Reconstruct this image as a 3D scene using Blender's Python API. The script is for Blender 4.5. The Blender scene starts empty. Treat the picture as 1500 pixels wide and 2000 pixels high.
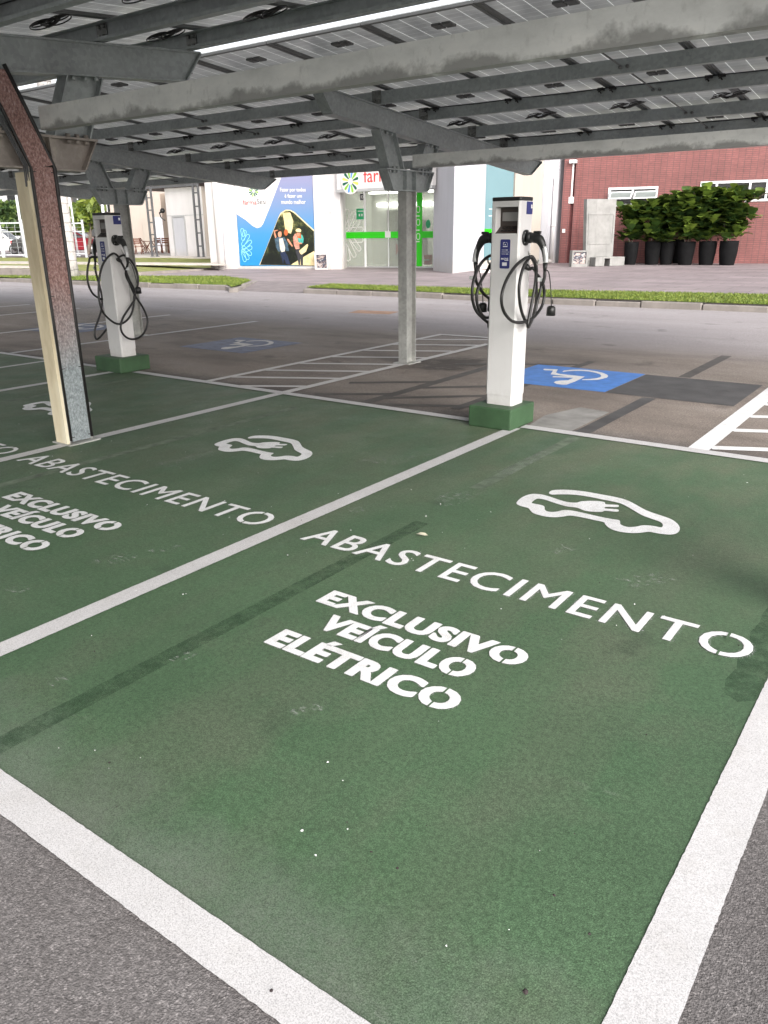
import bpy, bmesh, math, random
from mathutils import Vector, Matrix
import numpy as np
random.seed(7); RNG = np.random.default_rng(7)
C = bpy.context.scene.collection
SC = bpy.context.scene
R_ = math.radians

# ---------------------------------------------------------------- camera
CAM = Vector((5.1565, -5.4354, 1.4416)); FPX = 1526.1
PITCH, YAW, ROLL = 0.343504, -0.629066, -0.011634
_f = Vector((math.sin(YAW)*math.cos(PITCH), math.cos(YAW)*math.cos(PITCH), -math.sin(PITCH)))
_r = Vector((math.cos(YAW), -math.sin(YAW), 0)); _u = _r.cross(_f)
CR = math.cos(ROLL)*_r + math.sin(ROLL)*_u; CU = -math.sin(ROLL)*_r + math.cos(ROLL)*_u; CF = _f
cd = bpy.data.cameras.new('camera'); cam = bpy.data.objects.new('camera', cd); C.objects.link(cam)
cd.sensor_fit = 'VERTICAL'; cd.sensor_height = 36; cd.lens = FPX/2000*36
cd.clip_start = 0.05; cd.clip_end = 2000
M = Matrix((CR, CU, -CF)).transposed().to_4x4(); M.translation = CAM; cam.matrix_world = M
SC.camera = cam

# ---------------------------------------------------------------- sky, sun, exposure
SUN_EL, SUN_AZ = R_(30), R_(118)      # azimuth measured from +Y towards +X
w = bpy.data.worlds.new('World'); SC.world = w; w.use_nodes = True
nt = w.node_tree; nt.nodes.clear()
sky = nt.nodes.new('ShaderNodeTexSky'); sky.sky_type = 'NISHITA'; sky.sun_disc = False
sky.sun_elevation = SUN_EL; sky.sun_rotation = SUN_AZ; sky.air_density = 1.0; sky.dust_density = 4.0
hs = nt.nodes.new('ShaderNodeHueSaturation'); hs.inputs['Saturation'].default_value = 0.22
bg = nt.nodes.new('ShaderNodeBackground'); bg.inputs['Strength'].default_value = 0.15
wo = nt.nodes.new('ShaderNodeOutputWorld')
nt.links.new(sky.outputs[0], hs.inputs['Color']); nt.links.new(hs.outputs[0], bg.inputs['Color']); nt.links.new(bg.outputs[0], wo.inputs['Surface'])
sd = bpy.data.lights.new('sun', 'SUN'); sd.energy = 1.0; sd.angle = R_(60); sd.color = (1, .955, .91)
so = bpy.data.objects.new('sun', sd); C.objects.link(so)
sv = Vector((math.sin(SUN_AZ)*math.cos(SUN_EL), math.cos(SUN_AZ)*math.cos(SUN_EL), math.sin(SUN_EL)))
so.rotation_euler = sv.to_track_quat('Z', 'Y').to_euler(); so.location = (0, -20, 30)
SC.view_settings.view_transform = 'Standard'; SC.view_settings.look = 'None'
SC.view_settings.exposure = 1.3; SC.view_settings.gamma = 1

# ---------------------------------------------------------------- measuring helpers
def ray(px, py): return CF + CR*((px-750)/FPX) - CU*((py-1000)/FPX)
def gp(px, py, z=0.0):
    d = ray(px, py); t = (z-CAM.z)/d.z; return CAM + d*t
def onX(px, py, X):
    d = ray(px, py); return CAM + d*((X-CAM.x)/d.x)
def onY(px, py, Y):
    d = ray(px, py); return CAM + d*((Y-CAM.y)/d.y)
class Wall:
    """vertical plane through two ground points; s along it, z up, d towards the viewer"""
    def __init__(s, A, B):
        s.A = Vector((A.x, A.y, 0)); s.u = Vector((B.x-A.x, B.y-A.y, 0)); s.L = s.u.length; s.u.normalize()
        s.n = Vector((s.u.y, -s.u.x, 0))
    def loc(s, px, py, d=0.0):
        dr = ray(px, py); O = s.A + s.n*d; t = (O-CAM).dot(s.n)/dr.dot(s.n); p = CAM + dr*t
        return ((p-s.A).dot(s.u), p.z)
    def p(s, a, z, d=0.0): return s.A + s.u*a + Vector((0, 0, z)) + s.n*d

# ---------------------------------------------------------------- object helpers
def setp(o, label=None, cat=None, group=None, kind=None):
    if label: o['label'] = label
    if cat: o['category'] = cat
    if group: o['group'] = group
    if kind: o['kind'] = kind
    return o
def empty(name, loc, label, cat, group=None):
    o = bpy.data.objects.new(name, None); o.empty_display_size = .2; C.objects.link(o); o.location = loc
    return setp(o, label, cat, group)
def wloc(o):
    v = Vector((0, 0, 0))
    while o: v += o.location; o = o.parent
    return v
class MB:
    def __init__(s): s.v = []; s.f = []; s.m = []; s.cur = 0; s.sm = []; s.smooth = False
    def face(s, pts):
        b = len(s.v); s.v += [tuple(p) for p in pts]; s.f.append(list(range(b, b+len(pts)))); s.m.append(s.cur); s.sm.append(s.smooth)
    def mesh(s, vs, fs):
        b = len(s.v); s.v += [tuple(p) for p in vs]
        for f in fs: s.f.append([b+i for i in f]); s.m.append(s.cur); s.sm.append(s.smooth)
    def box(s, lo, hi):
        x0, y0, z0 = lo; x1, y1, z1 = hi
        s.obox(Vector((x0, y0, z0)), Vector((x1-x0, 0, 0)), Vector((0, y1-y0, 0)), Vector((0, 0, z1-z0)))
    def obox(s, o, a, b, c):
        if a.cross(b).dot(c) < 0: a, b = b, a
        v = [o, o+a, o+a+b, o+b, o+c, o+a+c, o+a+b+c, o+b+c]
        s.mesh(v, [(0, 3, 2, 1), (4, 5, 6, 7), (0, 1, 5, 4), (1, 2, 6, 5), (2, 3, 7, 6), (3, 0, 4, 7)])
    def wbox(s, W, a0, z0, a1, z1, d0, d1):
        s.obox(W.p(a0, z0, d0), W.u*(a1-a0), W.n*(d1-d0), Vector((0, 0, z1-z0)))
    def wpoly(s, W, pts, d): s.face([W.p(a, z, d) for a, z in pts])
    def prism(s, poly, vec):
        n = len(poly); vec = Vector(vec); P = [Vector(p) for p in poly]
        nn = Vector((0, 0, 0))
        for i in range(n): nn += P[i].cross(P[(i+1) % n])
        if nn.dot(vec) > 0: P = P[::-1]
        Q = [p+vec for p in P]
        s.mesh(P+Q, [tuple(range(n)), tuple(range(2*n-1, n-1, -1))] + [(i, n+i, n+(i+1) % n, (i+1) % n)[::-1] for i in range(n)][::1] and
               [tuple(range(n)), tuple(range(2*n-1, n-1, -1))] + [((i+1) % n, i, n+i, n+(i+1) % n) for i in range(n)])
    def tube(s, pts, r, n=8, cap=True):
        P = [Vector(p) for p in pts]; k = len(P); rr = r if isinstance(r, (list, tuple)) else [r]*k
        t0 = (P[1]-P[0]).normalized(); nrm = t0.orthogonal().normalized(); vs = []
        for i in range(k):
            t = (P[min(i+1, k-1)]-P[max(i-1, 0)]).normalized()
            nrm = (nrm - t*nrm.dot(t)).normalized(); bn = t.cross(nrm)
            for j in range(n):
                a = 2*math.pi*j/n; vs.append(P[i]+(nrm*math.cos(a)+bn*math.sin(a))*rr[i])
        fs = [(i*n+j, i*n+(j+1) % n, (i+1)*n+(j+1) % n, (i+1)*n+j) for i in range(k-1) for j in range(n)]
        if cap: fs += [tuple(range(n))[::-1], tuple((k-1)*n+j for j in range(n))]
        sm = s.smooth; s.smooth = n > 5; s.mesh(vs, fs); s.smooth = sm
    def build(s, name, mats, parent=None, bevel=0, loc=None):
        if not isinstance(mats, (list, tuple)): mats = [mats]
        off = wloc(parent) if parent else Vector((0, 0, 0))
        if loc is not None: off = off + (Vector(loc)-off)
        me = bpy.data.meshes.new(name)
        me.from_pydata([tuple(Vector(v)-off) for v in s.v], [], s.f)
        for m in mats: me.materials.append(m)
        me.polygons.foreach_set('material_index', s.m); me.polygons.foreach_set('use_smooth', s.sm)
        me.update(); o = bpy.data.objects.new(name, me); C.objects.link(o)
        if parent: o.parent = parent; o.location = off - wloc(parent)
        else: o.location = off
        if bevel:
            b = o.modifiers.new('bevel', 'BEVEL'); b.width = bevel; b.segments = 2; b.limit_method = 'ANGLE'; b.angle_limit = R_(40)
            bm = bmesh.new(); bm.from_mesh(me); bmesh.ops.remove_doubles(bm, verts=bm.verts, dist=1e-5); bm.to_mesh(me); bm.free()
        return o
def catmull(pts, sub=8, closed=False):
    P = [Vector(p) for p in pts]; n = len(P); out = []
    rng = range(n) if closed else range(n-1)
    for i in rng:
        g = (lambda k: P[k % n]) if closed else (lambda k: P[max(0, min(n-1, k))])
        a, b, c, d = g(i-1), g(i), g(i+1), g(i+2)
        for j in range(sub):
            t = j/sub
            out.append(.5*((2*b)+(c-a)*t+(2*a-5*b+4*c-d)*t*t+(3*b-a-3*c+d)*t*t*t))
    if not closed: out.append(P[-1])
    return out
_tc = {}
def text_mesh(body, bold=0.0, spacing=1.0):
    """triangulated outline of a line of lettering, normalised to x,y in 0..1"""
    k = (body, bold, spacing)
    if k in _tc: return _tc[k]
    cu = bpy.data.curves.new('lettering', 'FONT'); cu.body = body; cu.size = 1; cu.offset = bold; cu.space_character = spacing
    cu.resolution_u = 4; o = bpy.data.objects.new('lettering', cu); C.objects.link(o)
    bpy.context.view_layer.update(); dg = bpy.context.evaluated_depsgraph_get()
    me = bpy.data.meshes.new_from_object(o.evaluated_get(dg))
    V = [(v.co.x, v.co.y) for v in me.vertices]; F = [tuple(p.vertices) for p in me.polygons]
    bpy.data.objects.remove(o); bpy.data.curves.remove(cu); bpy.data.meshes.remove(me)
    x0 = min(v[0] for v in V); x1 = max(v[0] for v in V); y0 = min(v[1] for v in V); y1 = max(v[1] for v in V)
    _tc[k] = (V, F, (x0, x1, y0, y1)); return _tc[k]
def add_text(mb, body, place, bold=0.0, spacing=1.0, capbox=None):
    """place(u,v) -> point, with u,v 0..1 over the lettering's own bounding box (or a given one)"""
    V, F, b = text_mesh(body, bold, spacing)
    b = capbox or b
    mb.mesh([place((x-b[0])/(b[1]-b[0]), (y-b[2])/(b[3]-b[2])) for x, y in V], F)

# ---------------------------------------------------------------- materials
def srgb(r, g, b):
    f = lambda c: (c/255/12.92 if c/255 <= .04045 else ((c/255+.055)/1.055)**2.4)
    return (f(r), f(g), f(b), 1)
def L(*c): return (c[0], c[1], c[2], 1) if len(c) == 3 else (c[0], c[0], c[0], 1)
class N:
    def __init__(s, name):
        s.m = bpy.data.materials.new(name); s.m.use_nodes = True; s.t = s.m.node_tree; s.t.nodes.clear()
        s.out = s.t.nodes.new('ShaderNodeOutputMaterial'); s.b = s.t.nodes.new('ShaderNodeBsdfPrincipled')
        s.t.links.new(s.b.outputs[0], s.out.inputs[0]); s.tc = s.t.nodes.new('ShaderNodeTexCoord')
    def n(s, typ, **kw):
        x = s.t.nodes.new(typ)
        for k, v in kw.items(): setattr(x, k, v)
        return x
    def l(s, a, b): s.t.links.new(a, b)
    def map(s, scale=(1, 1, 1), loc=(0, 0, 0), rot=(0, 0, 0)):
        m = s.n('ShaderNodeMapping'); m.inputs['Scale'].default_value = scale; m.inputs['Location'].default_value = loc; m.inputs['Rotation'].default_value = rot
        s.l(s.tc.outputs['Object'], m.inputs[0]); return m.outputs[0]
    def noise(s, scale, detail=4, rough=.55, vec=None, dist=0):
        x = s.n('ShaderNodeTexNoise'); x.inputs['Scale'].default_value = scale; x.inputs['Detail'].default_value = detail
        x.inputs['Roughness'].default_value = rough; x.inputs['Distortion'].default_value = dist
        s.l(vec if vec is not None else s.tc.outputs['Object'], x.inputs['Vector']); return x.outputs['Fac']
    def voro(s, scale, vec=None, feat='F1'):
        x = s.n('ShaderNodeTexVoronoi'); x.feature = feat; x.inputs['Scale'].default_value = scale
        s.l(vec if vec is not None else s.tc.outputs['Object'], x.inputs['Vector']); return x
    def ramp(s, fac, stops, interp='LINEAR'):
        x = s.n('ShaderNodeValToRGB'); e = x.color_ramp.elements; x.color_ramp.interpolation = interp
        while len(e) < len(stops): e.new(.5)
        for i, (p, c) in enumerate(stops):
            e[i].position = p; e[i].color = c if not isinstance(c, (int, float)) else (c, c, c, 1)
        s.l(fac, x.inputs[0]); return x.outputs[0]
    def mix(s, fac, a, b, mode='MIX'):
        x = s.n('ShaderNodeMix'); x.data_type = 'RGBA'; x.blend_type = mode
        for sock, v in ((x.inputs[0], fac), (x.inputs[6], a), (x.inputs[7], b)):
            if hasattr(v, 'is_linked'): s.l(v, sock)
            else: sock.default_value = v
        return x.outputs[2]
    def math(s, op, a, b=0.0, clamp=False):
        x = s.n('ShaderNodeMath'); x.operation = op; x.use_clamp = clamp
        for sock, v in ((x.inputs[0], a), (x.inputs[1], b)):
            if hasattr(v, 'is_linked'): s.l(v, sock)
            else: sock.default_value = v
        return x.outputs[0]
    def xyz(s):
        x = s.n('ShaderNodeSeparateXYZ'); s.l(s.tc.outputs['Object'], x.inputs[0]); return x.outputs
    def bump(s, h, strength=.3, dist=.01):
        x = s.n('ShaderNodeBump'); x.inputs['Strength'].default_value = strength; x.inputs['Distance'].default_value = dist
        s.l(h, x.inputs['Height']); s.l(x.outputs[0], s.b.inputs['Normal'])
    def base(s, c):
        if hasattr(c, 'is_linked'): s.l(c, s.b.inputs['Base Color'])
        else: s.b.inputs['Base Color'].default_value = c
    def set(s, **kw):
        for k, v in kw.items():
            i = s.b.inputs[k.replace('_', ' ')]
            if hasattr(v, 'is_linked'): s.l(v, i)
            else: i.default_value = v
        return s
def simple(name, c, rough=.5, metal=0.0, var=.12, scale=6, bump=0.0, bscale=60, spec=.5):
    n = N(name); f = n.noise(scale, 5)
    lo = tuple(x*(1-var) for x in c[:3])+(1,); hi = tuple(min(1, x*(1+var)) for x in c[:3])+(1,)
    n.base(n.ramp(f, [(.3, lo), (.7, hi)])); n.set(Roughness=rough, Metallic=metal, Specular_IOR_Level=spec)
    if bump: n.bump(n.noise(bscale, 3), bump, .004)
    return n.m

def mk_asphalt():
    n = N('asphalt'); o = n.xyz()
    big = n.noise(.55, 6, .6); med = n.noise(3.5, 5, .6); fine = n.voro(240).outputs['Color']; g2 = n.noise(380, 2, .7); g3 = n.noise(75, 3, .65)
    c = n.ramp(big, [(.3, L(.125, .115, .113)), (.7, L(.175, .162, .161))])
    c = n.mix(n.ramp(med, [(.35, 0.0), (.75, .5)]), c, L(.09, .08, .077))
    # brown dirt ground into the bays, lightened to make up light under the roof
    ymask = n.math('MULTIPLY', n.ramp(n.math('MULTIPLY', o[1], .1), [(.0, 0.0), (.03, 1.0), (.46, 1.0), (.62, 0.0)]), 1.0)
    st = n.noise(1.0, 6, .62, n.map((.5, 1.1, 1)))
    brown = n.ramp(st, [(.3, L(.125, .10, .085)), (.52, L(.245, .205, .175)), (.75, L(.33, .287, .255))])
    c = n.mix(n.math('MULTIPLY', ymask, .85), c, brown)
    # open roadway beyond the roof, sky glance painted in as a paler tone
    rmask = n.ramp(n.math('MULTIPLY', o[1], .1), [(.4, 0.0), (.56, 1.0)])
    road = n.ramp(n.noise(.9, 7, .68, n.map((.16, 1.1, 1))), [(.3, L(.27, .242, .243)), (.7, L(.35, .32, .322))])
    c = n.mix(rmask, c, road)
    spots = n.ramp(n.noise(2.2, 3, .5, n.map((1, 1, 1), (7, 3, 0))), [(.64, 0.0), (.74, .55)])
    c = n.mix(spots, c, L(.07, .06, .054))
    vd = n.n('ShaderNodeVectorMath'); vd.operation = 'DISTANCE'; n.l(n.map((1, .9, 1)), vd.inputs[0]); vd.inputs[1].default_value = (.42, 2.15, 0)  # wet stain by the far post, with its contact shadow painted in
    wet_shadow = n.math('ADD', vd.outputs['Value'], n.math('MULTIPLY', n.math('SUBTRACT', n.noise(2.4, 6, .7), .5), 1.5))
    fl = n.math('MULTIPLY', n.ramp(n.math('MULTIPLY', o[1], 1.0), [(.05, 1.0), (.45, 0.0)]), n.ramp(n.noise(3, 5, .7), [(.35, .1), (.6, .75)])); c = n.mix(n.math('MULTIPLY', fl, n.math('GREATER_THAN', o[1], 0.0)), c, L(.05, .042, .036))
    c = n.mix(n.ramp(wet_shadow, [(.25, .8), (.62, 0.0)]), c, L(.035, .028, .024))
    rd = n.ramp(n.math('MULTIPLY', o[0], .1), [(.49, 0.0), (.53, .6)]); fr_ = n.ramp(n.math('MULTIPLY', n.math('ADD', o[1], 6.0), .1), [(.3, 1.0), (.55, 0.0)]); c = n.mix(n.math('MULTIPLY', rd, fr_), c, L(.075, .07, .07))
    sep = n.n('ShaderNodeSeparateColor'); n.l(fine, sep.inputs[0])
    c = n.mix(.75, c, n.ramp(sep.outputs[0], [(0, 0.62), (.55, .9), (.9, 1.28), (1, 1.9)]), 'MULTIPLY')
    c = n.mix(.6, c, n.ramp(g3, [(.35, .55), (.65, 1.35)]), 'MULTIPLY')
    n.base(c); n.set(Roughness=n.ramp(big, [(.3, .62), (.7, .85)]), Specular_IOR_Level=.35)
    h = n.math('ADD', n.math('MULTIPLY', n.voro(230).outputs['Distance'], .8), n.math('MULTIPLY', g2, .6)); n.bump(h, .5, .006); return n.m
def mk_green():
    n = N('green_bay_paint'); o = n.xyz()
    big = n.noise(.8, 5, .6); med = n.noise(2.6, 6, .65); fine = n.noise(300, 3, .75); g3 = n.noise(70, 3, .65)
    c = n.ramp(big, [(.3, L(.047, .089, .046)), (.7, L(.064, .116, .061))])
    worn = n.ramp(med, [(.5, 0.0), (.72, .5)])
    c = n.mix(worn, c, L(.088, .108, .07))
    # dust and tyre wear, lightened towards the back to stand in for light
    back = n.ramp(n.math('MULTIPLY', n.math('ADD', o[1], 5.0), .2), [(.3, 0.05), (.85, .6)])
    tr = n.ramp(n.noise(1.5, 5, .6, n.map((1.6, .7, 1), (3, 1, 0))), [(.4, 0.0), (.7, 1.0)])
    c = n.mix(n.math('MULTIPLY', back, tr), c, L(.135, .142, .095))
    tk = n.ramp(n.noise(1.6, 4, .6, n.map((1.5, .13, 1), (2, 7, 0))), [(.5, 0.0), (.66, .34)]); c = n.mix(tk, c, L(.088, .1, .07))
    sc = n.ramp(n.noise(4.2, 5, .68, n.map((.55, 1.9, 1), (11, 5, 0))), [(.66, 0.0), (.78, .5)])
    c = n.mix(n.math('MULTIPLY', sc, n.ramp(fine, [(.4, .25), (.6, 1.0)])), c, L(.25, .26, .23))
    oil = n.ramp(n.noise(3.3, 3, .55, n.map((1, 1, 1), (4, 9, 2))), [(.68, 0.0), (.76, .4)]); c = n.mix(oil, c, L(.03, .045, .028))
    c = n.mix(.8, c, n.ramp(fine, [(.34, .5), (.5, .92), (.66, 1.75)]), 'MULTIPLY')
    c = n.mix(.55, c, n.ramp(g3, [(.35, .65), (.65, 1.3)]), 'MULTIPLY')
    ed = n.math('ADD', n.math('MULTIPLY', n.math('ADD', o[1], 4.6), 1.6), n.math('MULTIPLY', n.noise(5, 5, .65), .9)); c = n.mix(n.math('MULTIPLY', n.ramp(ed, [(.4, .6), (.95, 0.0)]), n.ramp(fine, [(.4, .2), (.58, 1.0)])), c, L(.17, .175, .16))
    chips = n.ramp(n.voro(55).outputs['Distance'], [(.05, 1.0), (.085, 0.0)])
    sel = n.ramp(n.noise(30, 2), [(.62, 0.0), (.66, 1.0)])
    c = n.mix(n.math('MULTIPLY', chips, sel), c, L(.25, .27, .23))
    n.base(c); n.set(Roughness=n.ramp(med, [(.3, .5), (.7, .72)]), Specular_IOR_Level=.4)
    h = n.math('ADD', n.math('MULTIPLY', n.voro(200).outputs['Distance'], .6), n.math('MULTIPLY', fine, .5)); n.bump(h, .3, .004); return n.m
def mk_white(name='white_line_paint', wear=.4, col=(.545, .533, .537)):
    n = N(name); med = n.noise(4, 6, .65); fine = n.noise(160, 3, .7)
    c = n.ramp(med, [(.35, L(*[x*.92 for x in col])), (.65, L(*col))])
    c = n.mix(n.math('MULTIPLY', n.ramp(n.noise(9, 6, .7), [(.5, 0.0), (.72, 1.0)]), wear), c, L(.42, .40, .38))
    c = n.mix(.8, c, n.ramp(n.noise(300, 3, .8), [(.36, .5), (.54, 1.06)]), 'MULTIPLY')
    pit = n.ramp(n.voro(70).outputs['Distance'], [(.06, 1.0), (.1, 0.0)]); sel = n.ramp(n.noise(23, 2), [(.6, 0.0), (.64, 1.0)])
    c = n.mix(n.math('MULTIPLY', pit, sel), c, L(.16, .15, .14))
    n.base(c); n.set(Roughness=.62); n.bump(n.math('ADD', n.voro(260).outputs['Distance'], n.noise(420, 2, .7)), .1, .004); return n.m
def mk_spray():
    n = N('white_overspray'); n.base(L(.74, .74, .74)); n.set(Roughness=.7)
    tr = n.n('ShaderNodeBsdfTransparent'); mx = n.n('ShaderNodeMixShader')
    f = n.ramp(n.noise(190, 3, .75), [(.56, 0.0), (.66, .5)])
    n.l(f, mx.inputs[0]); n.l(tr.outputs[0], mx.inputs[1]); n.l(n.b.outputs[0], mx.inputs[2]); n.l(mx.outputs[0], n.out.inputs[0]); return n.m
def mk_galv(name, c, var=.3, metal=.45, rough=.42, streak=.18):
    n = N(name); a = n.noise(5, 6, .6); b = n.voro(38).outputs['Color']; sep = n.n('ShaderNodeSeparateColor'); n.l(b, sep.inputs[0])
    col = n.ramp(a, [(.3, tuple(x*(1-var) for x in c)+(1,)), (.7, tuple(x*(1+var) for x in c)+(1,))])
    col = n.mix(.25, col, n.ramp(sep.outputs[0], [(0, .6), (1, 1.4)]), 'MULTIPLY')
    s1 = n.ramp(n.noise(3.2, 5, .7, n.map((1, 1, .35))), [(.5, 0.0), (.75, streak)])
    col = n.mix(s1, col, tuple(x*.32 for x in c)+(1,))
    n.base(col); n.set(Metallic=metal, Roughness=n.ramp(a, [(.3, rough-.1), (.7, rough+.15)])); n.bump(n.noise(30, 3), .08, .004); return n.m
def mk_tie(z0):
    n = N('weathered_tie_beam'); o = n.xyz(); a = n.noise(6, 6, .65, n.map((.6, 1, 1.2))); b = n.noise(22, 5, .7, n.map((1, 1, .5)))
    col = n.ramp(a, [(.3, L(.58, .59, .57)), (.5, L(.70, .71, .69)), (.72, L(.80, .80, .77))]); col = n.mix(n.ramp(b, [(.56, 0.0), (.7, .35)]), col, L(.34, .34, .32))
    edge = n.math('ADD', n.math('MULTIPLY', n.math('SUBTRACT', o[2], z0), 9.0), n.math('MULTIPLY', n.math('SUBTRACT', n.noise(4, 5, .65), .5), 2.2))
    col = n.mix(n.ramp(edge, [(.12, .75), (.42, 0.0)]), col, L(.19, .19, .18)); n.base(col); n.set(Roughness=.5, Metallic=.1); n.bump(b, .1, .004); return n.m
def mk_redplate():
    n = N('stained_cover_plate'); o = n.xyz()
    sp = n.noise(85, 4, .75, n.map((1, 1, .6))); gz = n.math('ADD', n.math('MULTIPLY', o[2], .45), n.math('MULTIPLY', n.noise(3, 4), .22))
    red = n.ramp(sp, [(.35, L(.14, .075, .066)), (.52, L(.33, .185, .165)), (.66, L(.5, .37, .35))])
    gry = n.ramp(sp, [(.35, L(.14, .16, .17)), (.52, L(.24, .27, .28)), (.66, L(.36, .39, .4))])
    n.base(n.mix(n.ramp(gz, [(.33, 0.0), (.66, 1.0)]), gry, red)); n.set(Roughness=.55, Metallic=.15); n.bump(sp, .15, .003); return n.m
def mk_panel():
    n = N('solar_cell_underside'); o = n.xyz()
    def lines(sock, pitch, wd, off=0.0):
        t = n.math('FRACT', n.math('ADD', n.math('DIVIDE', sock, pitch), 50.0+off)); d = n.math('ABSOLUTE', n.math('SUBTRACT', t, .5))
        return n.math('GREATER_THAN', d, .5-wd/pitch/2)
    gx = lines(o[0], .1608, .0055, .22); gy = lines(o[1], .083, .003); bus = lines(o[0], .0177, .0016)
    grid = n.math('MAXIMUM', gx, n.math('MULTIPLY', gy, .45))
    v = n.noise(2.2, 4, .6); sep = n.voro(6.2).outputs['Color']
    cell = n.ramp(v, [(.3, L(.125, .13, .132)), (.7, L(.185, .19, .187))])
    cell = n.mix(n.math('MULTIPLY', bus, .35), cell, L(.2, .21, .21))
    c = n.mix(grid, cell, L(.55, .57, .57)); n.base(c); n.set(Roughness=.28, Specular_IOR_Level=.5)
    tl = n.n('ShaderNodeBsdfTranslucent'); n.l(n.mix(grid, n.mix(n.ramp(v, [(.35, 0.0), (.65, 1.0)]), L(.22, .222, .222), L(.31, .31, .305)), L(.58, .58, .57)), tl.inputs[0])
    ad = n.n('ShaderNodeAddShader'); n.l(n.b.outputs[0], ad.inputs[0]); n.l(tl.outputs[0], ad.inputs[1]); n.l(ad.outputs[0], n.out.inputs[0]); return n.m
def mk_brick():
    n = N('red_brick_tile'); mp = n.n('ShaderNodeMapping'); n.l(n.tc.outputs['Object'], mp.inputs[0])
    mp.inputs['Rotation'].default_value = (R_(90), 0, 0)
    bt = n.n('ShaderNodeTexBrick'); bt.offset = 0.0; bt.offset_frequency = 2
    bt.inputs['Scale'].default_value = 1; bt.inputs['Mortar Size'].default_value = .010; bt.inputs['Brick Width'].default_value = .235; bt.inputs['Row Height'].default_value = .07
    bt.inputs['Color1'].default_value = L(.275, .09, .083); bt.inputs['Color2'].default_value = L(.225, .072, .068); bt.inputs['Mortar'].default_value = L(.09, .05, .047); bt.inputs['Mortar Smooth'].default_value = .2
    # stack-bonded: x across the wall, z up
    cx = n.n('ShaderNodeCombineXYZ'); o = n.xyz(); n.l(o[0], cx.inputs[0]); n.l(o[2], cx.inputs[1]); n.l(cx.outputs[0], bt.inputs['Vector'])
    v = n.ramp(n.noise(1.3, 4), [(.3, .82), (.7, 1.18)]); v2 = n.ramp(n.noise(9, 3, .6, n.map((1, 1, 3))), [(.3, .8), (.7, 1.2)])
    n.base(n.mix(.25, n.mix(1.0, n.mix(1.0, bt.outputs['Color'], v, 'MULTIPLY'), v2, 'MULTIPLY'), L(.14, .07, .064))); n.set(Roughness=.6); n.bump(bt.outputs['Fac'], -.5, .01); return n.m
def mk_plaster(name, c, stain=.25):
    n = N(name); v = n.noise(.9, 6, .6); st = n.ramp(n.noise(1.6, 6, .65, n.map((1.6, 1.6, .25))), [(.45, 0.0), (.8, stain)]); o = n.xyz()
    c = n.mix(st, n.ramp(v, [(.3, tuple(x*.93 for x in c)+(1,)), (.7, tuple(c)+(1,))]), tuple(x*.62 for x in c)+(1,))
    foot = n.math('MULTIPLY', n.ramp(n.math('ADD', n.math('MULTIPLY', o[2], .8), n.math('MULTIPLY', n.noise(4, 5), .6)), [(.4, .5), (.75, 0.0)]), 1.0)
    n.base(n.mix(foot, c, L(.42, .38, .34))); n.set(Roughness=.75); n.bump(n.noise(25, 4), .1, .004); return n.m
def mk_paving():
    n = N('pavement_slabs'); bt = n.n('ShaderNodeTexBrick'); bt.offset = .5
    bt.inputs['Scale'].default_value = 1; bt.inputs['Brick Width'].default_value = 1.2; bt.inputs['Row Height'].default_value = .6; bt.inputs['Mortar Size'].default_value = .012
    bt.inputs['Color1'].default_value = L(.262, .215, .219); bt.inputs['Color2'].default_value = L(.205, .17, .174); bt.inputs['Mortar'].default_value = L(.105, .085, .086)
    n.l(n.map(), bt.inputs['Vector']); c = n.mix(1.0, bt.outputs['Color'], n.ramp(n.noise(.8, 6, .65), [(.3, .78), (.7, 1.16)]), 'MULTIPLY')
    c = n.mix(1.0, c, n.ramp(n.noise(60, 3, .6), [(.3, .85), (.7, 1.15)]), 'MULTIPLY')
    n.base(c); n.set(Roughness=.75); n.bump(n.noise(90, 3), .2, .004); return n.m
def mk_grass():
    n = N('grass_turf'); c = n.ramp(n.noise(1.4, 6, .7), [(.3, L(.07, .11, .018)), (.5, L(.14, .2, .03)), (.72, L(.26, .29, .06))])
    c = n.mix(1.0, c, n.ramp(n.noise(38, 3, .7), [(.3, .45), (.7, 1.5)]), 'MULTIPLY'); n.base(c); n.set(Roughness=.8, Specular_IOR_Level=.2); n.bump(n.noise(45, 3), .8, .03); return n.m
def mk_leaf(name, dark, mid, light, scale=2.2, gloss=.38):
    n = N(name); a = n.noise(scale, 3); oi = n.n('ShaderNodeObjectInfo'); geo = n.n('ShaderNodeNewGeometry')
    c = n.ramp(geo.outputs['Random Per Island'], [(0, dark), (.55, mid), (1, light)])
    n.base(n.mix(1.0, c, n.ramp(a, [(.3, .7), (.7, 1.25)]), 'MULTIPLY')); n.set(Roughness=gloss, Specular_IOR_Level=.45)
    tl = n.n('ShaderNodeBsdfTranslucent'); n.l(n.mix(.5, c, light), tl.inputs[0]); mx = n.n('ShaderNodeMixShader'); mx.inputs[0].default_value = .25
    n.l(n.b.outputs[0], mx.inputs[1]); n.l(tl.outputs[0], mx.inputs[2]); n.l(mx.outputs[0], n.out.inputs[0]); return n.m
def mk_glass(name, tint, alpha=.35, rough=.04):
    n = N(name); n.base(L(*tint)); n.set(Roughness=rough, Specular_IOR_Level=.8)
    tr = n.n('ShaderNodeBsdfTransparent'); tr.inputs[0].default_value = (.9, .93, .91, 1); mx = n.n('ShaderNodeMixShader'); mx.inputs[0].default_value = alpha
    n.l(tr.outputs[0], mx.inputs[1]); n.l(n.b.outputs[0], mx.inputs[2]); n.l(mx.outputs[0], n.out.inputs[0]); return n.m
def mk_emit(name, c, st):
    n = N(name); n.base(c); n.set(Emission_Color=c, Emission_Strength=st); return n.m
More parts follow.
